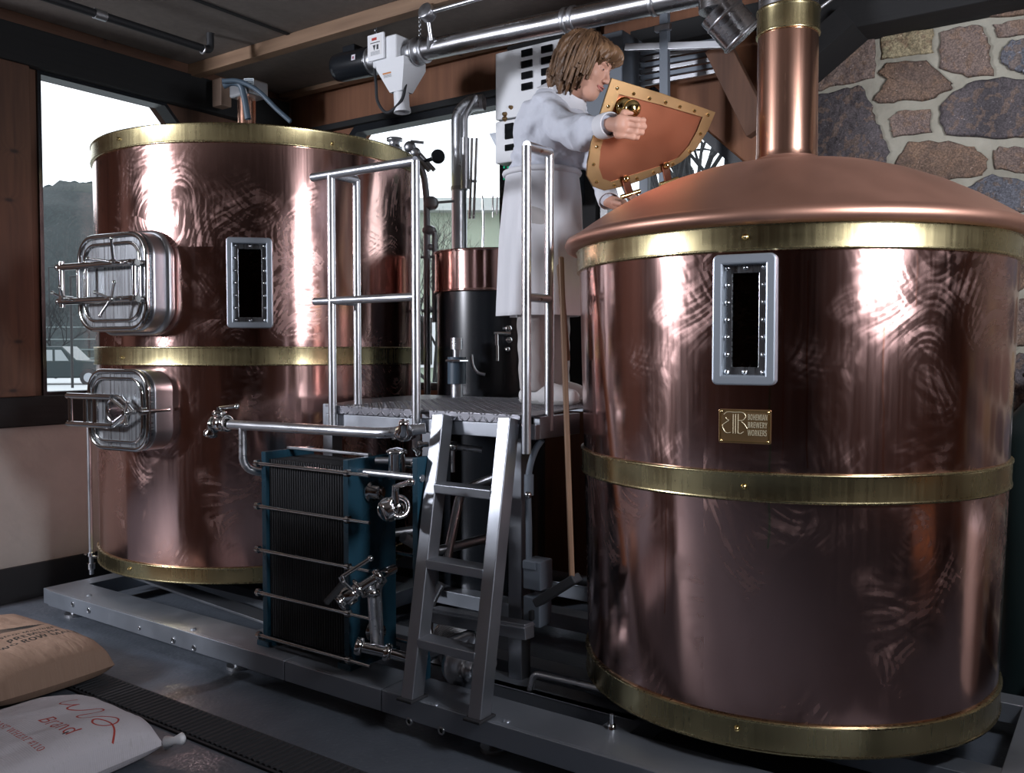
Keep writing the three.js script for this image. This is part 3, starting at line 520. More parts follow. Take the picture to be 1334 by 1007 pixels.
// open hatch lid
const LID = {};
{
  const H1 = Dp(800, 262, 3.27), H2 = Dp(880, 236, 3.33), TL = Dp(795, 103, 3.11);
  const n = H2.clone().sub(H1).cross(TL.clone().sub(H1)).normalize(); if (n.dot(FWD) > 0) n.negate();
  const onLid = (u, v) => { const r = ray(u, v), o = ORIGIN, t = H1.clone().sub(o).dot(n) / r.dot(n); return o.clone().addScaledVector(r, t); };
  const O = onLid(840, 180), m = mat4(O, n), inv = m.clone().invert(), loc = (u, v) => { const q = onLid(u, v).applyMatrix4(inv); return [q.x, q.y]; };
  LID.n = n; LID.on = onLid;
  const outer = [[795, 102], [861, 122], [929, 146], [919, 170], [905, 192], [885, 210], [860, 223], [830, 235], [805, 243], [785, 247], [771, 242], [763, 228], [764, 210], [769, 185], [778, 155], [787, 126]].map(q => loc(...q));
  const inner = [[804, 122], [858, 136], [912.5, 152], [905, 171], [895, 189], [882, 204], [856, 216], [834, 223], [811, 230], [794, 236], [783, 232], [778, 217], [780, 194], [788, 165], [796, 143]].map(q => loc(...q));
  const lid = mesh('hatch_lid', xf(ext(shapeOf(insetPoly(outer, 0.004)), 0.006, 0.001), m), M.copperDull, kettle);
  lid.userData.label = 'open copper hatch lid with riveted brass border';
  const bs = shapeOf(outer); bs.holes.push(new THREE.Path(inner.map(([x, y]) => new THREE.Vector2(x, y))));
  mesh('brass_border', xf(ext(bs, 0.007, 0.0015), m.clone().multiply(new THREE.Matrix4().makeTranslation(0, 0, 0.006))), M.brassOld, lid);
  for (const q of [[801.7, 114.5], [823, 121.6], [843.7, 128], [864.6, 133], [883, 138.6], [901.8, 144], [919.6, 149.4], [909.6, 173.4], [896, 196.7], [874.4, 213], [849, 224], [827.6, 231.7], [798, 240.8], [775, 235.9], [771, 213.3], [775, 190.4], [790, 138]])
    mesh('rivet', lathe([[0.0005, 0.008], [0.004, 0.0065], [0.0062, 0.002], [0.0062, -0.001]], onLid(...q).addScaledVector(n, 0.0145), n, 12), M.brassBright, lid);
  const kp = onLid(811, 139); LID.k = kp.clone().addScaledVector(n, 0.062);
  mesh('knob', lathe([[0.034, 0], [0.034, 0.008], [0.028, 0.011], [0.03, 0.014], [0.03, 0.020], [0.022, 0.024], [0.014, 0.030], [0.013, 0.040], [0.02, 0.046], [0.028, 0.055], [0.031, 0.066], [0.028, 0.078], [0.018, 0.088], [0.001, 0.091]], kp.clone().addScaledVector(n, 0.006), n, 28), M.brassBright, lid);
  for (const [a, b, c] of [[[811, 231], [817, 252], [826, 258]], [[863, 214], [867, 236], [880, 240]]]) {
    const P = onLid(...a).addScaledVector(n, 0.02), Q = onLid(...b).addScaledVector(n, 0.02);
    const hg = mesh('hinge', [bar(P, Q, 0.03, 0.012, 0.004, n)], M.copperPipe, lid);
    const rt = H2.clone().sub(H1).normalize();
    mesh('hinge_pin', [cyl(Q.clone().addScaledVector(rt, -0.035), Q.clone().addScaledVector(rt, 0.042), 0.009, 12), ball(P.clone().addScaledVector(n, 0.012), 0.013, 1, 1, 1, 12)], M.brassBright, hg);
    mesh('hinge_leaf', bar(Q, Q.clone().add(V(0.01, -0.05, 0)).addScaledVector(rt, 0.035), 0.03, 0.010, 0.003, n), M.copperPipe, hg);
  }
}
// ---------------------------------------------------------------- skid frame
const BT = 0.14, BF = -2.28;                       // beam top, front face
{
  const s = thing('skid_frame', 'long grey steel skid under both copper tanks', 'frame');
  const x0 = -4.47, x1 = -0.2, sp = [Xp(371, 880, 0).x];
  const seams = [Zp(370, 900, BF).x, Zp(496, 945, BF).x];
  const xs = [x0, ...seams, x1];
  for (let i = 0; i < 3; i++) mesh('front_beam', join([bx(xs[i] + (i ? 0.004 : 0), xs[i + 1], 0.062, BT, BF - 0.014, BF, 0.003), bx(xs[i] + (i ? 0.0015 : 0), xs[i + 1], BT - 0.010, BT, BF - 0.19, BF - 0.013, 0.002)]), M.skid, s);
  mesh('rear_beam', [bx(x0, x1, 0.062, BT, -4.0, -3.9), bx(x0, x1, BT - 0.01, BT, -4.1, -3.9, 0.002)], M.skid, s);
  mesh('inner_beam', [bx(-1.98, -1.32, 0.05, BT, -2.60, -2.56), bx(-1.98, -1.32, BT - 0.008, BT, -2.68, -2.56, 0.002)], M.skid, s);
  for (const [x, w] of [[-4.48, 0.11], [-3.05, 0.09], [-1.34, 0.10], [-0.25, 0.10]]) mesh('cross_beam', bx(x - w / 2, x + w / 2, 0.062, BT - 0.001, -3.95, BF - 0.012, 0.003), M.skid, s);
  // sloping pan seen under the tun
  mesh('drip_pan', bar(V(-4.35, 0.14, -2.72), V(-2.95, 0.12, -2.62), 0.012, 0.10, 0.002, V(0, 0, 1)), M.alu, s);
  for (const [u, v] of [[95, 787], [116, 795], [182, 818], [226, 834], [253, 844], [533, 940], [575, 952]]) {
    const p = Zp(u, v, BF), r = u === 182 ? 0.006 : 0.011;
    const b = mesh('bolt_hole', ring(p.clone().add(V(0, 0, 0.001)), V(0, 0, 1), r, 0.0035, 16), M.steel, s);
    mesh('bolt_head', cyl(p.clone().add(V(0, 0, -0.002)), p.clone().add(V(0, 0, 0.0015)), r, 14), M.black, b);
  }
  for (const [u, v] of [[116, 776], [252, 820], [567, 918], [660, 940]]) { const p = Yp(u, v, BT); mesh('top_bolt', lathe([[0.001, 0.008], [0.012, 0.006], [0.014, 0]], p, UP, 6), M.skid, s); }
  { const p = Yp(797, 950, BT); mesh('top_bolt', [lathe([[0.001, 0.018], [0.013, 0.017], [0.015, 0]], p, UP, 6), lathe([[0.001, 0.05], [0.007, 0.05], [0.007, 0]], p, UP, 10)], M.chrome, s); }
  for (const x of [-4.4, -3.1, -1.75, -0.6]) for (const z of [BF - 0.1, -3.95]) mesh('levelling_foot', [cyl(V(x, 0.012, z), V(x, 0.064, z), 0.02, 12), cyl(V(x, 0, z), V(x, 0.014, z), 0.05, 16)], M.steelDull, s);
  // saddles that carry the tanks
  for (const K of [KL, KR]) for (const a of [30, 150, 210, 330]) { const q = V(Math.cos(a * Math.PI / 180), 0, Math.sin(a * Math.PI / 180)), p = K.c.clone().addScaledVector(q, K.R * 0.72); mesh('tank_leg', cyl(V(p.x, BT - 0.01, p.z), V(p.x, K.y[0] + 0.012, p.z), 0.045, 16), M.steelDull, s); }
  for (const z of [-3.5, -2.85]) mesh('bearer', bx(x0, x1, 0.062, BT - 0.008, z - 0.05, z + 0.05, 0.003), M.skid, s);
  // little pipe bracket with clamp on the inner beam
  const p0 = Yp(690, 892, BT + 0.02); mesh('grab_pipe', pipe([p0.clone().add(V(0, -0.02, 0)), p0.clone().add(V(0.01, 0.04, -0.01)), p0.clone().add(V(0.34, 0.035, -0.03))], 0.012), M.steelTube, s);
}
// ---------------------------------------------------------------- platform, rails, ladder
const DK = 1.12, PZ = -2.55;
const treadBump = floatTex(256, 256, (u, v) => {            // raised lugs of tread plate, alternating
  const n = 4, a = u * n, b = v * n, i = Math.floor(a), j = Math.floor(b), x = a - i - 0.5, y = b - j - 0.5, s = (i + j) % 2 ? 1 : -1;
  const p = (x + s * y) * 0.707, q = (x - s * y) * 0.707; return Math.max(0, 1 - (p / 0.5) ** 2 - (q / 0.13) ** 2) > 0 ? Math.sqrt(Math.max(0, 1 - (p / 0.5) ** 2 - (q / 0.13) ** 2)) : 0;
});
treadBump.repeat.set(9, 9);
M.tread = std({ color: lin(0.22, 0.22, 0.24), metalness: 0.9, roughness: 0.5, roughnessMap: grime, bumpMap: treadBump, bumpScale: 0.004 });
{
  const p = thing('service_platform', 'raised tread plate platform between the two copper tanks', 'platform');
  const x0 = -2.74, x1 = -1.70, zb = -3.95;
  const deck = shapeOf([[x0, -PZ], [x1, -PZ], [-1.78, 2.85], [-1.82, 3.15], [-1.78, 3.45], [-1.6, 3.7], [-1.6, 3.95], [-2.46, 3.95], [-2.46, 3.47], [-3.0, 3.47], [-3.0, 3.3], [-2.98, 3.0]]);
  mesh('tread_plate', boxUV(xf(ext(deck, 0.006, 0), new THREE.Matrix4().makeBasis(V(1, 0, 0), V(0, 0, -1), V(0, 1, 0)).setPosition(0, DK - 0.006, 0))), M.tread, p);
  for (const [a, b] of [[-2.70, -2.245], [-2.17, -1.755]]) { const e = mesh('nosing', bx(a, b, DK - 0.032, DK + 0.001, PZ - 0.004, PZ + 0.012, 0.002), M.tread, p); }
  { // raised lugs of the tread plate
    const lug = new THREE.SphereGeometry(1, 6, 4); lug.scale(0.0115, 0.0028, 0.0036); const spots = [];
    const inside = (x, z) => x > -2.7 && z < PZ - 0.01 && (z > -3.46 || x > -2.45) && z > -3.94 && x < -1.84;
    for (let i = 0; i < 46; i++) for (let j = 0; j < 54; j++) { const x = -2.96 + i * 0.026, z = PZ - 0.012 - j * 0.026; if (inside(x, z)) spots.push([x, z, (i + j) % 2]); }
    const im = new THREE.InstancedMesh(lug, M.tread, spots.length), mm = new THREE.Matrix4(); spots.forEach(([x, z, o], i) => im.setMatrixAt(i, mm.makeRotationY(o ? 0.785 : -0.785).setPosition(x, DK, z)));
    im.name = 'tread_lugs'; im.userData.kind = 'stuff'; im.castShadow = im.receiveShadow = true; p.add(im);
  }
  mesh('edge_channel', [bx(x0, x1, DK - 0.085, DK - 0.033, PZ - 0.03, PZ, 0.003)], M.alu, p);
  mesh('side_channel', bx(-2.93, -2.90 + 0.03, DK - 0.085, DK - 0.007, -3.4, -2.72, 0.003), M.alu, p);
  mesh('side_channel', bx(x0, x0 + 0.03, DK - 0.085, DK - 0.007, -3.0, PZ - 0.03, 0.003), M.alu, p);
  mesh('side_channel', bx(x1 - 0.03, x1, DK - 0.085, DK - 0.007, -2.85, PZ - 0.03, 0.003), M.alu, p);
  mesh('rear_channel', bx(-2.44, -1.65, DK - 0.085, DK - 0.007, -3.93, -3.90, 0.003), M.alu, p);
  for (const [x, z] of [[-2.90, -2.74], [-1.85, -2.67], [-2.9, -3.4], [-1.7, -3.85]]) mesh('post', bx(x - 0.03, x + 0.03, 0.13, DK - 0.007, z - 0.03, z + 0.03, 0.004), M.alu, p);
}
function railing(label, posts, tops, mids) {
  const r = thing('guard_rail', label, 'railing');
  for (const [a, b, rad] of posts) mesh('post', pipe([a, b], rad ?? 0.0165), M.steelTube, r);
  for (const t of tops) mesh('top_rail', pipe(t, 0.0175, 0.02), M.steelTube, r);
  for (const t of mids) mesh('mid_rail', pipe(t, 0.0155, 0.02), M.steelTube, r);
}
{
  const zr = PZ + 0.028, A = Zp(431, 228, zr), C = Zp(541, 209, zr), top = (A.y + C.y) / 2, base = DK - 0.11;
  const a = V(A.x, top, zr), c = V(C.x, top, zr), b = V(A.x + 0.005, top, Xp(463, 240, A.x).z);
  const my = Zp(470, 390, zr).y, lft = V(A.x - 0.105, top, zr);
  railing('tubular steel guard rail between the mash tun and the ladder', [[V(a.x, base, zr), a], [V(c.x, base - 0.03, zr), c], [V(b.x, DK, b.z), b]], [[lft, c], [a, b]], [[V(a.x - 0.10, my, zr), V(c.x, my, zr)], [V(a.x, my, zr), V(b.x, my, b.z)]]);
  const E = Zp(686, 190, zr), F = Xp(714, 206, E.x), e = V(E.x, E.y, zr), f = V(E.x + 0.006, E.y, F.z), m2 = Zp(684, 387, zr).y;
  railing('short tubular steel guard rail beside the woman in white', [[V(e.x, base - 0.02, zr), e], [V(f.x, DK - 0.06, f.z), f]], [[e, f]], [[V(e.x, m2, zr), V(f.x, m2, f.z)]]);
}
{
  const l = thing('ladder', 'aluminium step ladder leaning on the service platform', 'ladder');
  const tl = Zp(577, 546, PZ + 0.03), trr = Zp(663, 552, PZ + 0.03), bl = Yp(546, 914, BT), br = Yp(634, 940, BT);
  const zf = (bl.z + br.z) / 2 - 0.005; bl.z = br.z = zf; bl.x = tl.x + (bl.x - tl.x) * 0.6; br.x = trr.x + (br.x - trr.x) * 0.6; tl.y = trr.y = DK - 0.012;
  for (const [a, b] of [[bl, tl], [br, trr]]) mesh('side_rail', bar(a, b, 0.052, 0.062, 0.004, V(0, 0, 1)), M.alu, l);
  for (const [a] of [[bl], [br]]) mesh('foot_pad', box(a.x, BT + 0.005, a.z, 0.07, 0.01, 0.09, 0.003), M.rubber, l);
  const at = (a, b, y) => { const t = (y - a.y) / (b.y - a.y); return a.clone().lerp(b, t); };
  for (const v of [628, 725, 827]) { const y = (() => { let lo = BT, hi = DK; for (let i = 0; i < 30; i++) { const md2 = (lo + hi) / 2, q = at(bl, tl, md2), s = q.clone().sub(ORIGIN), w = s.dot(FWD), yy = s.y; const c = Math.cos(PITCH), sn = Math.sin(PITCH); const vv = 503.5 - FPX * (yy * c + w * sn) / (w * c - yy * sn); vv > v ? lo = md2 : hi = md2; } return lo; })();
    const a = at(bl, tl, y), b = at(br, trr, y); const st = mesh('step', box((a.x + b.x) / 2, y - 0.017, a.z, b.x - a.x - 0.04, 0.034, 0.075, 0.004), M.alu, l); }
}
// ---------------------------------------------------------------- plate heat exchanger
{
  const h = thing('plate_heat_exchanger', 'blue framed plate heat exchanger with black plates on the skid', 'heat exchanger');
  const x0 = -2.90, x1 = -2.43, zf = -2.36, zb = -2.62, y0 = BT, y1 = 0.935, th = 0.028;
  const endPlate = (x, t, lab) => { const e = mesh('end_plate', bx(x - t / 2, x + t / 2, y0 + 0.02, y1, zb, zf, 0.003), M.blue, h); return e; };
  endPlate(x0, th); endPlate(x1, th);
  const plates = []; const n = 64; for (let i = 0; i < n; i++) { const x = x0 + th / 2 + 0.003 + (x1 - x0 - th - 0.006) * (i + 0.5) / n; plates.push(bx(x - 0.0027, x + 0.0027, y0 + 0.04 + (i % 2) * 0.002, y1 - 0.03 - (i % 3) * 0.001, zb + 0.02, zf - 0.016 - (i % 2) * 0.003, 0)); }
  const pk = mesh('plate_pack', plates, M.rubber, h); pk.userData.kind = 'stuff';
  for (let k = 0; k < 5; k++) {
    const y = Zp(329, [602, 657, 713, 768, 823][k], zf).y, z = zf + 0.012;
    const rd = mesh('tie_rod', cyl(V(x0 - 0.03, y, z), V(x1 + 0.135, y, z), 0.0075, 12), M.chrome, h);
    pieces('nut', [x0 - 0.024, x1 + 0.022].map(x => xf(new THREE.CylinderGeometry(0.0155, 0.0155, 0.017, 6), alongY(V(x, y, z), V(1, 0, 0)))), M.chrome, rd);
    if (k % 2 === 0) mesh('tie_rod', cyl(V(x0 - 0.03, y, zb - 0.01), V(x1 + 0.12, y, zb - 0.01), 0.0075, 8), M.chrome, h);
  }
  mesh('carrying_bar', join([bar(V(x0, y1 + 0.006, -2.49), V(x1, y1 + 0.006, -2.49), 0.02, 0.012), cyl(V(x1, 0.885, -2.42), V(-2.10, 0.885, -2.42), 0.013, 14)]), M.steelTube, h);
  const sx = -2.12; mesh('support_post', bx(sx - 0.013, sx + 0.013, BT, 0.96, -2.47, -2.40, 0.003), M.blue, h);
  for (const x of [x0, x1]) mesh('foot', bx(x - 0.035, x + 0.035, BT, BT + 0.022, zb, zf + 0.015, 0.002), M.blue, h);
  for (const [y, z] of [[0.80, -2.48], [0.26, -2.48]]) mesh('port', lathe([[0.03, 0], [0.042, 0.002], [0.042, 0.012], [0.03, 0.016], [0.028, 0.05], [0.001, 0.05]], V(x1 + th / 2, y, z), V(1, 0, 0), 20), M.chrome, h);
}
// ---------------------------------------------------------------- process piping
const grpV = 'sanitary valves on the pipework';
{
  const z = -2.33, a = Zp(300, 553, z), b = Zp(395, 558, z), e = Zp(516, 570, z);
  const t = thing('transfer_pipe', 'polished steel pipe running across the front of the mash tun', 'pipe');
  mesh('tube', pipe([V(a.x, a.y, z), V(e.x - 0.05, e.y + 0.012, z), V(e.x + 0.06, e.y + 0.03, z - 0.09)], 0.0195, 0.05), M.steelTube, t);
  const d0 = Zp(316, 566, z), d1 = Zp(320, 605, z);
  mesh('branch', pipe([V(d0.x, a.y, z), V(d0.x, d1.y - 0.02, z), V(d0.x + 0.045, d1.y - 0.05, z - 0.1)], 0.0165, 0.06), M.steelTube, t);
  const v = thing('tun_valve', 'small chrome sample valve at the left end of the transfer pipe', 'valve');
  const vp = Zp(285, 558, z); valve(v, V(vp.x + 0.015, a.y, z), V(1, 0.1, 0), 0.95, V(0, 1, 0.1)); pieces('outlet', [lathe([[0.018, 0], [0.03, 0.004], [0.03, 0.018], [0.02, 0.03], [0.02, 0.06]], V(vp.x - 0.045, a.y - 0.055, z + 0.01), V(0.35, 1, 0), 18), lathe([[0.02, 0], [0.03, 0.004], [0.03, 0.014], [0.02, 0.02]], V(vp.x + 0.005, a.y + 0.035, z), UP, 18)], M.chrome, v);
}
function fit(name, label, pts, r, mtl, clamps = [], group) {
  const t = thing(name, label, 'pipe', group); mesh('tube', pipe(pts, r, r * 2.4), mtl, t);
  for (const k of clamps) { const i = Math.min(pts.length - 2, Math.floor(k)), f = k - i, p = pts[i].clone().lerp(pts[i + 1], f), d = pts[i + 1].clone().sub(pts[i]); mesh('clamp', lathe([[r, -0.014], [r * 1.6, -0.012], [r * 1.75, 0], [r * 1.6, 0.012], [r, 0.014]], p, d, 18), M.chrome, t); }
  return t;
}
{
  const D = (u, v, d) => Dp(u, v, d);
  // hose barbs and manifold in front of the exchanger's right end
  fit('manifold_pipe', 'chrome manifold tube angled across the heat exchanger end', [D(448, 780, 3.16), D(497, 748, 3.2), D(512, 741, 3.32)], 0.0185, M.chrome, [0.15, 0.92]);
  const v1 = thing('manifold_valve', 'chrome butterfly valve with black lever on the angled manifold', 'valve'); valve(v1, D(455, 775, 3.14), D(497, 748, 3.2).sub(D(448, 780, 3.16)), 1.0, V(-0.3, 1, 0.3));
  mesh('grip', cyl(D(447, 760, 3.1), D(425, 785, 3.1), 0.012, 12), M.rubber, v1); mesh('stem', cyl(D(447, 758, 3.1), D(460, 770, 3.12), 0.006, 8), M.chrome, v1);
  fit('drop_pipe', 'steel drop pipe from the manifold to the pump line', [D(484, 760, 3.2), D(486, 800, 3.2), D(489, 845, 3.2)], 0.017, M.steelTube, [0.3]);
  fit('drop_pipe', 'second thinner steel drop pipe behind the manifold', [D(500, 755, 3.28), D(492, 765, 3.3), D(496, 850, 3.3)], 0.014, M.steelTube);
  fit('pump_suction_pipe', 'short chrome pipe with two clamps above the skid beam', [D(465, 841, 3.15), D(512, 852, 3.15), D(532, 858, 3.15)], 0.019, M.chrome, [0.06, 0.85]);
  const v2 = thing('pump_valve', 'round chrome valve below the platform behind the blue post', 'valve'); valve(v2, D(513, 662, 3.15), V(0.9, 0.25, 0.4), 1.15, V(0.2, 1, 0.1)); mesh('cap', [lathe([[0.001, 0.03], [0.03, 0.03], [0.036, 0.02], [0.036, 0]], D(508, 664, 3.1), V(-0.4, -0.3, 0.8), 20), cyl(D(516, 655, 3.1), D(515, 640, 3.1), 0.012, 12)], M.chrome, v2);
  const fl = thing('strainer', 'small upright steel strainer pot under the platform', 'strainer'); mesh('pot', lathe([[0.001, -0.05], [0.03, -0.05], [0.032, -0.04], [0.032, 0.045], [0.04, 0.047], [0.04, 0.058], [0.025, 0.066], [0.001, 0.07]], D(517, 607, 3.3), UP, 22), M.chrome, fl); mesh('spout', cyl(D(517, 590, 3.3), D(517, 598, 3.3), 0.009, 10), M.chrome, fl);
  fit('overhead_pipe', 'thin steel pipe just beneath the platform edge', [D(588, 581, 3.5), D(628, 586, 3.5)], 0.012, M.steelTube, [0.08]);
  fit('drain_pipe', 'thin steel pipe hanging below the platform', [D(590, 575, 3.5), D(590, 615, 3.5)], 0.008, M.steelTube);
  // cluster of little fittings by the post
  const cl = thing('fitting_cluster', 'cluster of small chrome fittings under the guard rail post', 'pipe fittings');
  seed = 5; for (let i = 0; i < 9; i++) { const p = D(rr(500, 560), rr(560, 620), rr(3.2, 3.4)); mesh('fitting', lathe([[0.008, -0.018], [0.016, -0.016], [0.016, -0.006], [0.010, 0], [0.010, 0.02], [0.001, 0.024]], p, V(rr(-1, 1), rr(-0.3, 1), rr(-1, 1)), 12), M.chrome, cl); }
  mesh('header', pipe([D(490, 600, 3.42), D(570, 600, 3.36)], 0.014), M.steelDull, cl);
  const cl2 = thing('fitting_cluster', 'chrome elbow and clamp at the right end of the transfer pipe', 'pipe fittings'); mesh('elbow', [lathe([[0.02, -0.02], [0.03, -0.018], [0.03, 0.01], [0.018, 0.02], [0.018, 0.045], [0.001, 0.05]], D(526, 563, 3.08), V(0.4, 0.8, 0.4), 16), ball(D(521, 566, 3.08), 0.02)], M.chrome, cl2);
  // pump
  const pp = thing('transfer_pump', 'grey centrifugal pump with motor behind the ladder', 'pump');
  const c = D(608, 866, 3.22), ax = V(0.75, 0, 0.66).normalize();
  mesh('volute', [lathe([[0.001, -0.045], [0.066, -0.045], [0.086, -0.03], [0.094, 0], [0.086, 0.03], [0.05, 0.045], [0.03, 0.05], [0.03, 0.09], [0.001, 0.09]], c, ax, 32)], M.steelTube, pp);
  mesh('outlet', pipe([c.clone().add(V(0, 0.05, 0)), c.clone().add(V(0.03, 0.12, -0.02)), D(560, 850, 3.25)], 0.022, 0.05), M.steelDull, pp);
  const mo = c.clone().addScaledVector(ax, -0.06), m2 = c.clone().addScaledVector(ax, -0.34);
  const mt = mesh('motor', cyl(mo, m2, 0.075, 28), M.steelDull, pp); const fins = []; for (let i = 0; i < 12; i++) fins.push(ring(mo.clone().lerp(m2, 0.1 + i * 0.07), ax, 0.078, 0.004, 24)); mesh('fin', fins, M.steelDull, mt);
  mesh('pedestal', box(mo.x - ax.x * 0.14, (BT + c.y - 0.06) / 2, mo.z - ax.z * 0.14, 0.16, c.y - 0.06 - BT, 0.14), M.steelDull, pp);
  const p2 = thing('return_elbow', 'dull steel pipe elbow beside the pump volute', 'pipe'); mesh('tube', pipe([D(625, 890, 3.0), D(622, 868, 3.0), D(640, 862, 3.06)], 0.026, 0.05), M.steelTube, p2);
  // cross member and wiring duct behind the ladder
  solo('cable_tray', 'dented steel tray running behind the ladder', 'tray', [bar(D(566, 800, 3.35), D(690, 822, 3.05), 0.05, 0.055), bar(D(566, 795, 3.35), D(690, 816, 3.05), 0.065, 0.006)], M.alu);
  for (const [pts, r, lab] of [[[[430, 690, 3.45], [470, 700, 3.5], [545, 690, 3.6]], 0.018, 'steel pipe looping low behind the exchanger'], [[[525, 700, 3.5], [560, 720, 3.6], [640, 700, 3.7]], 0.02, 'steel pipe deep under the platform'], [[[575, 760, 3.4], [560, 790, 3.4], [558, 860, 3.3]], 0.016, 'steel pipe bending down beside the support post'], [[[650, 620, 3.6], [600, 640, 3.7], [580, 740, 3.6]], 0.02, 'steel pipe sloping behind the upper ladder steps']])
    fit('process_pipe', lab, pts.map(q => D(...q)), r, M.steelDull);
  // two grey switch boxes on the platform leg, with their conduit
  const e1 = thing('switch_box', 'grey electrical box on the platform leg under the conduit', 'electrical box'), zz = -2.60;
  const boxAt = (g, u0, v0, u1, v1) => { const a = Zp(u0, v0, zz + 0.02), b = Zp(u1, v1, zz + 0.02); mesh('body', bx(a.x, b.x, b.y, a.y, zz - 0.06, zz + 0.02, 0.005), M.greyBox, g); return [a, b]; };
  const [b1] = boxAt(e1, 681, 729, 704, 771);
  mesh('cover', bx(b1.x + 0.002, b1.x + 0.058, b1.y - 0.03, b1.y - 0.002, zz + 0.02, zz + 0.026, 0.002), M.greyBox, e1);
  const e2 = thing('switch_box', 'lower grey electrical box with a toggle on the platform leg', 'electrical box');
  const [b2] = boxAt(e2, 681, 776, 703, 819); mesh('toggle', [box(b2.x + 0.045, b2.y - 0.06, zz + 0.03, 0.016, 0.035, 0.02)], M.black, e2); mesh('screw', cyl(V(b2.x + 0.045, b2.y - 0.1, zz + 0.02), V(b2.x + 0.045, b2.y - 0.1, zz + 0.026), 0.007, 10), M.chrome, e2);
  const cd = thing('conduit', 'grey electrical conduit rising from the switch box', 'conduit');
  const q = (u, v) => Zp(u, v, zz - 0.01); mesh('tube', hose([q(689, 730), q(689, 690), q(688, 640), q(690, 610), q(698, 585), q(706, 573)], 0.0115, 40), M.greyBox, cd); mesh('coupling', cyl(q(689, 645), q(689, 618), 0.017, 14), M.greyBox, cd); mesh('strap', ball(q(691, 644).add(V(0, 0, 0.015)), 0.014, 1, 1, 1, 12), M.chrome, cd);
}
// mash paddle leaning between platform and kettle
{
  const p = thing('mash_paddle', 'long wooden handled paddle leaning between platform and brew kettle', 'paddle');
  const a = Dp(745, 752, 2.86), b = Dp(731, 335, 3.05); mesh('handle', bar(a, b, 0.026, 0.018, 0.006, RGT), M.handleWood, p);
  mesh('head', bar(Dp(752, 752, 2.86), Dp(700, 785, 2.95), 0.05, 0.03, 0.006), M.rubber, p);
  const s = thing('wooden_stave', 'second wooden stave standing behind the paddle', 'stave'); mesh('stave_board', bar(Dp(739, 470, 3.1), Dp(729, 345, 3.12), 0.03, 0.02, 0.004, RGT), M.handleWood, s);
}
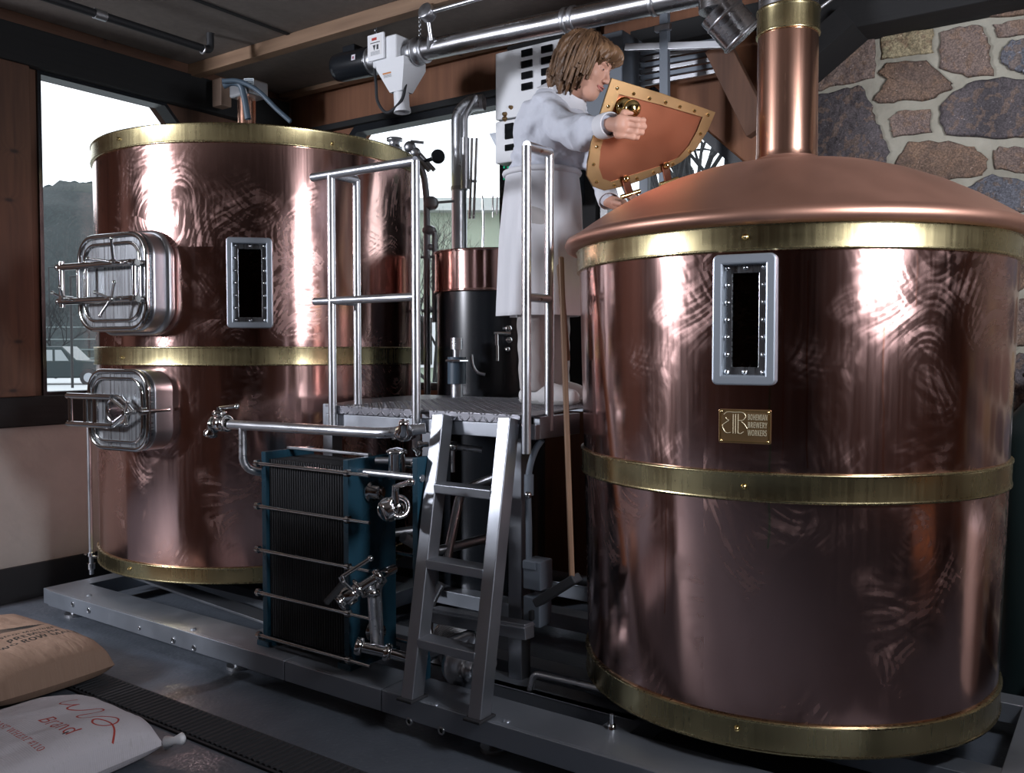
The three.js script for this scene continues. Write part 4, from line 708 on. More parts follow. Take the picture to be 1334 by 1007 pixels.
// ---------------------------------------------------------------- overhead auger and ceiling runs
{
  const z = -3.5, a = Zp(551, 66, z), b = Zp(905, -8, z), ax = b.clone().sub(a).normalize();
  const P = (k, dy = 0, dz = 0) => a.clone().addScaledVector(ax, k).add(V(0, dy, dz));
  const t = thing('auger_conveyor', 'overhead steel grain auger with black motor and white spout', 'conveyor');
  mesh('tube', cyl(P(0.0), P(1.75), 0.052, 32), M.galv, t);
  pieces('joint_band', [0.86, 0.90, 1.3].map(k => lathe([[0.052, -0.012], [0.058, -0.01], [0.058, 0.01], [0.052, 0.012]], P(k), ax, 32)), M.steelDull, t);
  mesh('end_flange', [lathe([[0.02, -0.03], [0.07, -0.03], [0.07, -0.018], [0.055, -0.01], [0.055, 0.02], [0.064, 0.022], [0.064, 0.03], [0.05, 0.032]], P(-0.01), ax, 24), lathe([[0.001, 0], [0.045, 0], [0.045, 0.05], [0.03, 0.05]], P(-0.11), ax, 20)], M.steelDull, t);
  const gb = mesh('gearbox', [box(0, 0, 0, 0.17, 0.15, 0.15, 0.012)].map(g => xf(g, new THREE.Matrix4().makeTranslation(...P(-0.20, 0.01).toArray()))), M.whitePaint, t);
  mesh('cover_plate', [box(P(-0.245).x, P(-0.2).y + 0.035, z + 0.085, 0.115, 0.135, 0.014, 0.005)], M.panelWhite, gb);
  mesh('warning_sticker', xf(new THREE.PlaneGeometry(0.09, 0.10), new THREE.Matrix4().makeTranslation(P(-0.245).x, P(-0.2).y + 0.04, z + 0.0932)), std({ map: canvasTex(128, 144, (c) => { c.fillStyle = '#e8e8e8'; c.fillRect(0, 0, 128, 144); c.fillStyle = '#b03024'; c.fillRect(30, 12, 50, 20); c.fillStyle = '#303438'; c.fillRect(16, 46, 96, 6); c.beginPath(); c.moveTo(40, 66); c.lineTo(70, 66); c.lineTo(55, 108); c.fill(); c.fillRect(78, 66, 20, 36); c.fillStyle = '#8a9097'; for (let i = 0; i < 5; i++) c.fillRect(18, 112 + i * 6, 92, 3); }), roughness: 0.5 }), gb);
  const hp = P(-0.15, -0.06);   // hopper and spout
  const sq = (w, d, y) => [[-w, -d], [w, -d], [w, d], [-w, d]].map(([x, zz]) => V(hp.x + x, y, hp.z + zz));
  const top = sq(0.095, 0.085, hp.y + 0.02), mid = sq(0.095, 0.085, hp.y - 0.02), low = sq(0.042, 0.042, hp.y - 0.135);
  const fn = []; const quad = (p, q, r, s) => { const g = new THREE.BufferGeometry(); g.setAttribute('position', new THREE.Float32BufferAttribute([p, q, r, p, r, s].flatMap(v => v.toArray()), 3)); g.setAttribute('uv', new THREE.Float32BufferAttribute(new Array(12).fill(0), 2)); g.computeVertexNormals(); fn.push(g); };
  for (let i = 0; i < 4; i++) { const j = (i + 1) % 4; quad(top[j], top[i], mid[i], mid[j]); quad(mid[j], mid[i], low[i], low[j]); }
  const hop = mesh('hopper', [...fn], M.whitePaint, t); hop.material = M.whitePaint;
  mesh('spout', lathe([[0.04, 0.01], [0.04, -0.07], [0.045, -0.085], [0.046, -0.10], [0.04, -0.10], [0.036, -0.085], [0.034, 0]], V(hp.x, hp.y - 0.135, hp.z), V(-0.06, 1, 0), 28), M.whitePaint, t);
  mesh('hopper_label', xf(new THREE.PlaneGeometry(0.062, 0.03), mat4(V(hp.x - 0.03, hp.y - 0.055, hp.z + 0.0725), V(0, -0.36, 1))), std({ map: canvasTex(64, 32, (c) => { c.fillStyle = '#dfe2e4'; c.fillRect(0, 0, 64, 32); c.fillStyle = '#c0762e'; c.fillRect(2, 2, 60, 8); c.fillStyle = '#555'; for (let i = 0; i < 3; i++) c.fillRect(5, 14 + i * 5, 54, 2); }), roughness: 0.5 }), hop);
  mesh('adapter', [lathe([[0.03, 0], [0.05, 0], [0.06, -0.03], [0.06, -0.06], [0.072, -0.062], [0.072, -0.075], [0.04, -0.075]], P(-0.285), ax, 24)], M.steelDull, t);
  const m0 = P(-0.36), m1 = P(-0.60);
  const mo = mesh('motor', [lathe([[0.001, -0.27], [0.05, -0.268], [0.072, -0.25], [0.076, -0.22], [0.076, 0], [0.06, 0.008], [0.001, 0.01]], m0, ax, 32)], M.blackGloss, t);
  mesh('motor_label', xf(new THREE.PlaneGeometry(0.028, 0.03), mat4(P(-0.42, 0.01, 0.0775), V(0, 0.1, 1))), std({ map: canvasTex(32, 32, (c) => { c.fillStyle = '#d8d4dc'; c.fillRect(0, 0, 32, 32); c.fillStyle = '#8a4a5a'; c.fillRect(8, 10, 14, 14); }), roughness: 0.5 }), mo);
  mesh('terminal_box', box(P(-0.5).x, m0.y + 0.085, z, 0.09, 0.04, 0.07, 0.006), M.blackGloss, mo);
  mesh('power_cable', hose([P(-0.32, -0.05, 0.02), P(-0.3, -0.14, 0.03), P(-0.28, -0.23, 0.04), P(-0.2, -0.30, 0.05), P(-0.12, -0.24, 0.03), P(-0.1, -0.16, 0.02)], 0.008), M.rubber, t);
  for (const k of [-0.33, -0.02]) { const top2 = V(P(k).x, CY, z), ch = []; for (let y = CY - 0.01; y > a.y + 0.07; y -= 0.022) { const g = new THREE.TorusGeometry(0.009, 0.0025, 6, 12); g.scale(0.7, 1.4, 1); if (Math.round(y * 1000) % 2) g.rotateY(Math.PI / 2); g.translate(top2.x, y, z); ch.push(g); } mesh('hanger_chain', ch, M.steel, t); }
}
{ // sprinkler run with drop and junction, galvanised conduit
  const s = thing('sprinkler_pipe', 'black ceiling pipe with an elbow near the left wall', 'pipe'), y = 3.03;
  const e = Yp(274, 66, y), b = Yp(116, -2, y); b.x = e.x; const far = V(e.x, y, b.z + 1.2); mesh('tube', pipe([e.clone().add(V(0, CY - y, 0)), e, far], 0.021, 0.03), M.black, s); mesh('elbow_ring', [ring(e.clone().add(V(0, -0.006, 0.05)), V(0, 0, 1), 0.022, 0.006, 20)], M.steelDull, s); mesh('coupling', cyl(V(e.x, y, e.z + 0.62), V(e.x, y, e.z + 0.68), 0.026, 16), M.steelDull, s);
  const c = thing('junction_box', 'round grey junction box with conduit on the ceiling beam', 'electrical box'), z = -3.4, p = Zp(557, 17, z), q = Zp(660, -12, z);
  mesh('body', [lathe([[0.001, -0.03], [0.035, -0.03], [0.042, -0.02], [0.042, 0.02], [0.035, 0.03], [0.001, 0.032]], p, V(0, 0.3, 1), 24), ball(p.clone().add(V(0, 0.03, 0)), 0.02)], M.steelDull, c);
  mesh('conduit', cyl(p, q, 0.011, 12), M.steelTube, c); mesh('drop', [cyl(p, p.clone().add(V(-0.01, -0.12, -0.04)), 0.012, 12), cyl(p.clone().add(V(-0.01, -0.10, -0.04)), p.clone().add(V(-0.045, -0.15, -0.07)), 0.02, 12)], M.steelTube, c);
  const d = thing('flue_duct', 'galvanised round duct elbow left of the copper stack', 'duct');
  const D = (u, v) => Dp(u, v, 3.6);
  mesh('tube', [cyl(D(935, -30), D(935, 15), 0.075, 32), cyl(D(935, 12), D(968, 50), 0.083, 32)], M.galv, d); mesh('band', [lathe([[0.083, -0.006], [0.087, 0], [0.083, 0.006]], D(944, 22), D(968, 50).sub(D(935, 12)), 32), lathe([[0.083, -0.006], [0.087, 0], [0.083, 0.006]], D(966, 48), D(968, 50).sub(D(935, 12)), 32)], M.steelDull, d);
  const g2 = thing('conduit', 'thin bright conduit rising above the copper stack', 'conduit'); mesh('tube', cyl(Dp(1044, 28, 3.3), Dp(1090, -6, 3.3), 0.006, 10), M.steelTube, g2);
  const sp = thing('strut_channel', 'blue grey steel strut hanging behind the hatch lid', 'strut'); const z2 = -3.95;
  mesh('channel', [bar(Zp(866, 0, z2), Zp(866, 245, z2), 0.045, 0.03)], M.greyBox, sp); mesh('clamp', [box(Zp(866, 38, z2).x, Zp(866, 38, z2).y, z2 + 0.02, 0.08, 0.03, 0.03)], M.steelDull, sp);
  mesh('cross_channel', bar(Zp(815, 62, z2), Zp(945, 58, z2), 0.025, 0.035), M.steelDull, sp);
  const sp2 = thing('strut_channel', 'dull steel strut standing behind the hatch hinges', 'strut'); mesh('channel', bar(Zp(840, 225, -4.05), Zp(840, 225, -4.05).setY(0), 0.05, 0.03), M.greyBox, sp2);
  // corrugated soffit boards, brace and dark boxes above the plywood
  const so = thing('soffit_board', 'stack of narrow grey boards above the plywood', 'boards'); for (let i = 0; i < 6; i++) mesh('board', bar(Zp(835, 70 + i * 8, -4.15), Zp(950, 50 + i * 8, -4.15), 0.02, 0.022), i % 2 ? M.steelDull : M.greyBox, so);
  const br = thing('timber_brace', 'orange brown diagonal timber brace behind the stack', 'timber brace'); mesh('timber', bar(Zp(935, 60, -4.1), Zp(990, 170, -4.1), 0.06, 0.12), M.cedar, br);
}
// ---------------------------------------------------------------- equipment along the back wall
{
  const z = -4.0, g = thing('control_cabinet', 'white control cabinet with dark gauge windows on the back wall', 'cabinet');
  const P = (u, v) => Zp(u, v, z), A = P(645, 68), B = P(735, 50), C = P(815, 35), ymid = P(645, 158).y, ybot = P(650, 213).y, ytop = (A.y + B.y) / 2;
  mesh('upper_door', bx(A.x, B.x, ymid + 0.004, ytop, WZ + 0.06, z, 0.008), M.panelWhite, g);
  mesh('lower_door', bx(A.x, B.x + 0.0, ybot, ymid - 0.004, WZ + 0.06, z, 0.008), M.panelWhite, g);
  mesh('side_enclosure', bx(B.x + 0.004, C.x, P(780, 160).y, C.y - 0.02, WZ + 0.06, z + 0.03, 0.008), M.greyBox, g);
  for (let r = 0; r < 4; r++) for (let c = 0; c < 2; c++) { const p = P(687 + c * 26, 69 + r * 14.6 - c * 5); const w = mesh('gauge_window', box(p.x, p.y, z + 0.004, 0.07, 0.038, 0.012, 0.003), M.screenGlass, g); }
  const dial = (u, v, r) => { const p = P(u, v); mesh('button', lathe([[0.001, 0.018], [r * 0.8, 0.016], [r, 0.006], [r * 1.2, 0]], V(p.x, p.y, z), V(0, 0, 1), 18), M.brassOld, g); };
  dial(658, 149, 0.012); dial(658, 155, 0.012); dial(681, 162, 0.014); dial(666, 140, 0.01);
  { const p = P(664, 171); mesh('display_screen', box(p.x, p.y, z + 0.004, 0.058, 0.085, 0.012, 0.004), M.screenGlass, g); const q = P(665, 192); mesh('nameplate', box(q.x, q.y, z + 0.003, 0.07, 0.035, 0.008, 0.003), M.screenGlass, g); }
  const k = thing('relay_panel', 'dark relay panel with green lamps below the control cabinet', 'panel'); const yb = P(650, 268).y;
  mesh('body', bx(A.x + 0.03, B.x, yb, ybot - 0.01, WZ + 0.06, z - 0.05, 0.006), M.blackGloss, k);
  const gm = std({ color: lin(0.01, 0.12, 0.06), emissive: lin(0.0, 0.25, 0.12), roughness: 0.3 });
  for (let r = 0; r < 3; r++) for (let c = 0; c < 2; c++) { const p = Zp(657 + c * 5, 218 + r * 7.5, z - 0.05); mesh('green_lamp', ball(V(p.x, p.y, z - 0.048), 0.007, 1, 1, 0.6, 8), gm, k); }
  solo('wall_bracket', 'pale triangular bracket at the edge of the control cabinet', 'bracket', ext(shapeOf([[A.x - 0.005, ymid - 0.05], [A.x - 0.07, ymid - 0.05], [A.x - 0.005, ymid - 0.16]]), 0.02, 0.001).translate(0, 0, z - 0.06), M.alu);
}
{
  const c = thing('steel_column', 'polished vertical steel pipe before the back window', 'pipe'), d = 5.07;
  const lo = Dp(598, 520, d), hi = Dp(598, 150, d); lo.y = 0; lo.x = hi.x; lo.z = hi.z;
  mesh('tube', pipe([lo, hi, hi.clone().add(V(0.06, 0.06, -0.02)), hi.clone().add(V(0.14, 0.06, -0.05))], 0.044, 0.06, 24), M.steelTube, c); mesh('sleeve', cyl(V(hi.x, hi.y - 0.42, hi.z), V(hi.x, hi.y - 0.40, hi.z), 0.048, 24), M.steelDull, c); mesh('base_flange', cyl(V(lo.x, 0, lo.z), V(lo.x, 0.02, lo.z), 0.08, 24), M.steelDull, c);
  const g = thing('gas_strut_pipe', 'steel pipe bundle strapped to the polished column', 'pipe'); mesh('tube', [cyl(Dp(606, 180, 4.98), Dp(606, 246, 4.98), 0.024, 14), pipe([Dp(606, 182, 4.98), Dp(606, 150, 4.98), Dp(620, 125, 5.0)], 0.015)], M.steelDull, g); mesh('strap', cyl(Dp(598, 214, 5.05), Dp(606, 214, 4.98), 0.012, 10), M.steelDull, g);
  const tubes = thing('sight_tube', 'pair of thin bright sight tubes beside the polished column', 'tube'); for (const [u, u2] of [[615, 612], [621, 617]]) mesh('tube', pipe([Dp(u, 180, 4.97), Dp(u2, 285, 4.97)], 0.0075), M.chrome, tubes); mesh('bracket', [cyl(Dp(600, 236, 5.05), Dp(620, 236, 4.97), 0.008, 10)], M.steelDull, tubes);
  const w = thing('wire_pipe', 'thin bent steel pipe above the copper tank', 'pipe'); mesh('tube', pipe([Dp(628, 255, 4.4), Dp(630, 285, 4.4), Dp(629, 322, 4.4)], 0.006), M.chrome, w); mesh('wire', [cyl(Dp(642, 255, 4.4), Dp(642, 283, 4.4), 0.004, 8), cyl(Dp(648, 257, 4.4), Dp(647, 280, 4.4), 0.004, 8)], M.chrome, w);
  // third vessel: small copper clad tank
  const t = thing('hot_liquor_tank', 'small copper banded tank standing behind the platform', 'brewing tank'), tc = Dp(640, 350, 4.75);
  const y0 = Dp(620, 378, 4.45).y, y1 = Dp(620, 322, 4.45).y, R = 0.30;
  const at = (pr) => lathe(pr, V(tc.x, 0, tc.z), UP, 64);
  mesh('copper_band', metreUV(at([[R, y0], [R + 0.006, y0], [R + 0.006, y0 + 0.01], [R, y0 + 0.014], [R, y1 - 0.014], [R + 0.006, y1 - 0.01], [R + 0.006, y1], [0.001, y1 + 0.03]]), R, 0.3), M.copper, t);
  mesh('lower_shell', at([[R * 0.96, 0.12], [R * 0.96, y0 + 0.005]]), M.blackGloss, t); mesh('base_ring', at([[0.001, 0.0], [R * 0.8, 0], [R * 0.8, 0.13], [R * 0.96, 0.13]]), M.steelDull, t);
  const vp = Dp(655, 436, 4.2), vl = thing('tank_valve', 'bright lever valve on the dark lower shell of the small tank', 'valve'); mesh('lever', [cyl(Dp(643, 434, 4.4), Dp(665, 434, 4.42), 0.010, 10), cyl(Dp(647, 434, 4.4), Dp(647, 450, 4.4), 0.009, 10), cyl(Dp(648, 450, 4.4), Dp(648, 470, 4.4), 0.007, 10)], M.chrome, vl); pieces('body', [ball(Dp(662, 428, 4.45), 0.02), ball(Dp(663, 443, 4.45), 0.018), ball(Dp(661, 455, 4.45), 0.014)], M.chrome, vl);
  const b1 = thing('small_pump', 'small blue motor with a chrome cap beyond the platform', 'pump'); mesh('motor', cyl(Dp(595, 465, 4.36), Dp(595, 500, 4.36), 0.045, 20), M.hoseBlue, b1); mesh('cap', cyl(Dp(595, 440, 4.36), Dp(595, 455, 4.36), 0.03, 18), M.steelTube, b1); mesh('plate', box(Dp(595, 470, 4.32).x, Dp(595, 470, 4.32).y, Dp(595, 470, 4.32).z, 0.09, 0.012, 0.07), M.chrome, b1); mesh('neck', cyl(Dp(595, 455, 4.36), Dp(595, 465, 4.36), 0.02, 12), M.steelDull, b1); mesh('leg', cyl(Dp(595, 500, 4.36), Dp(595, 500, 4.36).setY(DK), 0.03, 12), M.steelDull, b1);
  const h = thing('loop_hose', 'pale hose curving in the dark behind the platform', 'hose'); mesh('tube', hose([Dp(614, 462, 4.4), Dp(616, 476, 4.4), Dp(622, 485, 4.4), Dp(632, 488, 4.4)], 0.008), M.steelTube, h);
}
{ // valve tree at the right of the mash tun
  const t = thing('valve_tree', 'upright pipe with valves and a pressure gauge beside the mash tun', 'valve'), d = 4.9, D = (u, v) => Dp(u, v, d);
  mesh('riser', pipe([V(D(556, 400).x, 0, D(556, 400).z), D(556, 260), D(552, 225), D(530, 190)], 0.018, 0.05), M.steelDull, t); mesh('riser', pipe([D(566, 420), D(566, 370), D(566, 300)], 0.014), M.steelDull, t);
  const gb = D(571, 205); mesh('gauge', [lathe([[0.001, 0.0], [0.036, 0.0], [0.038, 0.01], [0.038, 0.03], [0.03, 0.034], [0.001, 0.032]], gb, FWD.clone().negate(), 24), cyl(gb.clone().addScaledVector(FWD, -0.01), D(548, 212), 0.011, 10)], M.blackGloss, t);
  mesh('branch', [cyl(D(530, 190), D(560, 222), 0.016, 12), cyl(D(535, 184), D(552, 186), 0.008, 10), cyl(D(546, 200), D(566, 222), 0.012, 10), ball(D(562, 265), 0.04), ball(D(559, 300), 0.035, 1.2, 0.8, 1), ball(D(560, 322), 0.02), cyl(D(556, 265), D(592, 262), 0.007, 10), cyl(D(548, 335), D(578, 334), 0.008, 10), cyl(D(550, 405), D(578, 405), 0.01, 10), ball(D(534, 192), 0.034), ball(D(541, 199), 0.03)], M.steelDull, t);
  const vp = thing('vent_pipe', 'short steel vent pipe on top of the mash tun', 'pipe'), p = Dp(514, 168, 5.0), p2 = Dp(514, 194, 5.0); mesh('tube', [lathe([[0.03, 0], [0.03, 0.08], [0.045, 0.085], [0.045, 0.10], [0.03, 0.105], [0.03, 0.13], [0.044, 0.135], [0.044, 0.15], [0.001, 0.15]], V(p2.x, 2.375, p2.z), UP, 24)], M.steelTube, vp);
  const st = thing('lift_bar', 'bright steel bar lying on the mash tun rim', 'bar'), q0 = Dp(405, 163, 4.7), q1 = Dp(450, 172, 4.72); mesh('rod', [bar(V(q0.x, 2.412, q0.z), V(q1.x, 2.405, q1.z), 0.03, 0.016, 0.004), box(q0.x, 2.418, q0.z, 0.05, 0.035, 0.03, 0.005)], M.chrome, st);
  // agitator drive on the tun: box, post, blue hoses
  const ag = thing('agitator_drive', 'agitator drive with blue hoses on top of the mash tun', 'motor'), ad = 5.05, A = (u, v) => Dp(u, v, ad);
  const hb = A(324, 118); mesh('drive_head', [box(hb.x, hb.y, hb.z, 0.17, 0.09, 0.14, 0.012)], M.steelDull, ag); mesh('drive_post', [cyl(V(hb.x - 0.02, 2.40, hb.z), V(hb.x - 0.02, hb.y, hb.z), 0.05, 24)], M.copperPipe, ag);
  mesh('label_plate', xf(new THREE.PlaneGeometry(0.055, 0.04), mat4(hb.clone().addScaledVector(FWD, -0.085).add(V(0.04, 0.015, 0)), FWD.clone().negate())), std({ map: canvasTex(64, 48, (c) => { c.fillStyle = '#c9d3d8'; c.fillRect(0, 0, 64, 48); c.fillStyle = '#4a5a66'; for (let i = 0; i < 4; i++) c.fillRect(4, 6 + i * 11, 56, 5); }), roughness: 0.4 }), ag);
  mesh('hose', hose([A(301, 121), A(312, 117), A(322, 120), A(327, 135), A(332, 163)].map((p, i) => p.addScaledVector(FWD, -0.13)), 0.017), M.hoseBlue, ag); mesh('hose', hose([A(302, 117), A(322, 117), A(345, 128), A(370, 152), A(388, 168)].map(p => p.addScaledVector(FWD, -0.16)), 0.013), M.hoseBlue, ag);
  solo('outlet_box', 'tan electrical box on the timber corner above the mash tun', 'electrical box', box(Dp(289, 122, 5.6).x, Dp(289, 122, 5.6).y, Dp(289, 122, 5.6).z, 0.09, 0.17, 0.08, 0.008), std({ color: lin(0.22, 0.15, 0.11), roughness: 0.6 }));
  const kn = thing('vent_cowl', 'small black vent cowl on the left rim of the mash tun', 'vent'), kp = Dp(136, 178, 4.75); mesh('cap', lathe([[0.001, 0.05], [0.022, 0.045], [0.03, 0.03], [0.03, 0.01], [0.02, 0], [0.018, -0.04]], V(kp.x, 2.41, kp.z), UP, 20), M.black, kn);
  // thin riser pipe at the tun's left foot
  const rp = thing('drain_riser', 'thin steel pipe rising along the left side of the mash tun', 'pipe'), r0 = Dp(119, 745, 4.55); const rx = -4.60, rz = Xp(119, 740, rx).z;
  mesh('tube', pipe([V(rx, BT, rz), V(rx, 1.12, rz)], 0.012), M.steelTube, rp); pieces('coupling', [cyl(V(rx, 0.17, rz), V(rx, 0.20, rz), 0.022, 12), cyl(V(rx, 0.24, rz), V(rx, 0.26, rz), 0.022, 12)], M.chrome, rp); mesh('handle', [cyl(V(rx - 0.06, 0.24, rz), V(rx + 0.06, 0.24, rz), 0.008, 10)], M.chrome, rp);
}
{ // gas bottle by the stone wall
  const c = thing('gas_cylinder', 'dark green gas cylinder standing against the stone wall', 'gas cylinder'), p = V(-0.30, 0, -3.95);
  mesh('body', lathe([[0.001, 0], [0.125, 0], [0.13, 0.02], [0.13, 1.0], [0.115, 1.08], [0.07, 1.14], [0.04, 1.16], [0.04, 1.19]], p, UP, 40), std({ color: lin(0.010, 0.020, 0.020), roughness: 0.4 }), c);
  mesh('valve', [cyl(V(p.x, 1.18, p.z), V(p.x, 1.26, p.z), 0.02, 14), cyl(V(p.x - 0.06, 1.24, p.z), V(p.x + 0.05, 1.24, p.z), 0.014, 12)], M.black, c); mesh('cap_ring', ring(V(p.x, 1.25, p.z), UP, 0.06, 0.012, 28), M.black, c);
  // things outside the frame that the kettle mirrors
  const dr = thing('plastic_drum', 'pale plastic drum standing right of the brew kettle', 'drum'); mesh('body', lathe([[0.001, 0], [0.17, 0], [0.18, 0.02], [0.185, 0.2], [0.19, 0.21], [0.185, 0.22], [0.185, 0.42], [0.19, 0.43], [0.185, 0.44], [0.18, 0.62], [0.165, 0.64], [0.001, 0.64]], V(0.42, 0, -3.55), UP, 40), std({ color: lin(0.55, 0.5, 0.45), roughness: 0.5 }), dr); mesh('lid', lathe([[0.001, 0.66], [0.15, 0.66], [0.16, 0.64]], V(0.42, 0, -3.55), UP, 32), M.whitePaint, dr);
  const cr = thing('crate', 'dark plastic crate under a cardboard box', 'crate'); mesh('body', bx(1.0, 1.45, 0, 0.38, -2.95, -2.5, 0.01), M.black, cr); mesh('rim', bx(0.985, 1.465, 0.33, 0.38, -2.965, -2.485, 0.008), M.black, cr);
  const cb = thing('cardboard_box', 'brown cardboard box on a dark crate', 'box'); mesh('body', bx(1.02, 1.42, 0.382, 0.56, -2.93, -2.55, 0.003), std({ color: lin(0.45, 0.2, 0.08), roughness: 0.8 }), cb); mesh('tape', bx(1.02, 1.42, 0.5605, 0.562, -2.77, -2.71, 0), M.handleWood, cb);
}
// ---------------------------------------------------------------- floor drain
{
  const g = structGroup('floor_drain', 'long black slatted floor drain along the skid'); g.userData.category = 'drain';
  const z0 = -2.0, z1 = -1.83, x0 = -4.3, x1 = -0.4;
  mesh('channel', bx(x0, x1, 0.0, 0.003, z0, z1, 0), M.black, g);
  mesh('side_frame', bx(x0, x1, 0, 0.009, z1 - 0.012, z1, 0.001), M.rubber, g); mesh('side_frame', bx(x0, x1, 0, 0.009, z0, z0 + 0.012, 0.001), M.rubber, g);
  const sg = bx(-0.0075, 0.0075, 0.002, 0.016, -(z1 - z0) / 2 + 0.012, (z1 - z0) / 2 - 0.012, 0.002);
  for (let x = x0 + 0.02, k = 0; x < x1 && k < 140; x += 0.0278, k++) { const m = mesh('slat', sg, M.rubber, g); m.position.set(x, 0, (z0 + z1) / 2); }
}
// ---------------------------------------------------------------- malt sacks
function sack(name, label, c, L, Wd, Hh, yaw, material, s) {
  const n = 44, mcount = 30, P = [], uv = [], idx = []; seed = s;
  const prof = (a, p) => Math.max(0, 1 - Math.abs(a) ** p) ** (1 / 2.6);
  for (const side of [1, -1]) for (let j = 0; j <= mcount; j++) for (let i = 0; i <= n; i++) {
    const a = -1 + 2 * i / n, b = -1 + 2 * j / mcount, w = prof(a, 5) * prof(b, 4);
    const lump = 0.011 * (fbm(i / n, j / mcount, 5, 4, 3, s) - 0.5) + 0.008 * (fbm(i / n, j / mcount, 14, 10, 2, s + 4) - 0.5);
    const pinch = 1 - 0.05 * Math.abs(a) ** 4, y = side > 0 ? Hh * (0.30 + 0.70 * w) + lump * w * 1.6 : Hh * 0.30 * (1 - w);
    P.push(a * L / 2 * (1 - 0.03 * b * b), Math.max(0.002, y - (w < 0.02 ? 0 : 0)), b * Wd / 2 * pinch + (side > 0 ? lump * 0.6 * w : 0)); uv.push(i / n, 1 - j / mcount);
  }
  const N = (n + 1) * (mcount + 1);
  for (const sd of [0, 1]) for (let j = 0; j < mcount; j++) for (let i = 0; i < n; i++) { const q = sd * N + j * (n + 1) + i, r = q + n + 1; sd ? idx.push(q, q + 1, r, q + 1, r + 1, r) : idx.push(q, r, q + 1, q + 1, r, r + 1); }
  const g = new THREE.BufferGeometry(); g.setAttribute('position', new THREE.Float32BufferAttribute(P, 3)); g.setAttribute('uv', new THREE.Float32BufferAttribute(uv, 2)); g.setIndex(idx); g.computeVertexNormals();
  g.rotateY(yaw); g.translate(c.x, c.y, c.z);
  const t = thing(name, label, 'sack'); mesh('bag', g, material, t); return t;
}
const wrinkle = floatTex(512, 512, (u, v) => { const a = fbm(u, v, 7, 9, 4, 201); return Math.abs(a - 0.5) * 2; });
const weave = floatTex(256, 256, (u, v) => 0.5 + 0.25 * Math.sin(u * 400) + 0.25 * Math.sin(v * 400)); weave.repeat.set(2, 2);
M.paperSack = std({ roughness: 0.8, bumpMap: wrinkle, bumpScale: 0.005, map: canvasTex(1024, 640, (c, w, h) => {
  c.fillStyle = '#967b68'; c.fillRect(0, 0, w, h); seed = 3; for (let i = 0; i < 5000; i++) { c.fillStyle = `rgba(${rnd() < 0.5 ? '60,40,25' : '220,190,160'},0.05)`; c.fillRect(rr(0, w), rr(0, h), rr(4, 30), 1.5); }
  c.save(); c.translate(720, 320); c.rotate(-Math.PI / 2); c.textAlign = 'center'; c.fillStyle = '#1a1714';
  c.font = 'bold 58px sans-serif'; c.fillText('PREMIUM', 60, 0); c.fillText('TWO ROW MALT', 40, 62);
  c.font = 'italic bold 40px sans-serif'; c.fillText('Western Maltings', 30, -74);
  for (let i = 0; i < 9; i++) { c.lineWidth = 7; c.strokeStyle = '#1a1714'; c.beginPath(); c.moveTo(-210 + i * 4, -140 - i * 13); c.bezierCurveTo(-60, -220 - i * 10, 60, -130 - i * 12, 190 - i * 12, -150 - i * 6); c.stroke(); }
  c.restore();
}) });
M.whiteSack = std({ roughness: 0.85, bumpMap: weave, bumpScale: 0.0012, map: canvasTex(1024, 640, (c, w, h) => {
  c.fillStyle = '#c6c3c8'; c.fillRect(0, 0, w, h); seed = 4; for (let i = 0; i < 3000; i++) { c.fillStyle = `rgba(${rnd() < 0.5 ? '120,110,105' : '240,238,238'},0.08)`; c.fillRect(rr(0, w), rr(0, h), rr(3, 14), 2); }
  c.save(); c.scale(1024 / 560, 640 / 900); c.textAlign = 'center'; c.fillStyle = '#a8372c'; c.strokeStyle = '#a8372c';      c.translate(50, 25);      // now in millimetres of the sack
  c.lineWidth = 6; c.beginPath(); c.moveTo(150, 95); c.bezierCurveTo(110, 150, 170, 190, 200, 130); c.bezierCurveTo(210, 90, 190, 180, 225, 165); c.bezierCurveTo(262, 140, 262, 75, 295, 85); c.bezierCurveTo(330, 110, 262, 190, 310, 180); c.bezierCurveTo(365, 165, 362, 85, 405, 95); c.bezierCurveTo(460, 120, 410, 205, 372, 165); c.bezierCurveTo(362, 130, 440, 110, 495, 160); c.stroke();
  c.font = '70px sans-serif'; c.fillText('Brand', 325, 275); c.font = '32px serif'; c.fillText('ROAST WHEAT #110', 285, 375); c.font = 'bold 70px sans-serif'; c.fillText('25 kg', 225, 480); c.fillStyle = '#222'; c.fillRect(400, 260, 5, 20);
  c.restore();
}) });
{
  sack('paper_malt_sack', 'brown paper malt sack printed in black lying by the drain', V(-3.78, 0.011, -1.74), 0.84, 0.50, 0.19, 0.03, M.paperSack, 301);
  const s2 = sack('woven_malt_sack', 'white woven malt sack with red print lying before the drain', V(-2.87, 0.0, -1.27), 0.56, 0.90, 0.16, 0.0, M.whiteSack, 311);
  const ear = V(-2.585, 0.055, -1.715); mesh('tied_ear', [lathe([[0.001, -0.03], [0.022, -0.02], [0.012, 0.01], [0.02, 0.04], [0.006, 0.05], [0.001, 0.05]], ear, V(1, 0.35, -0.5), 12)], M.whitePaint, s2);
}
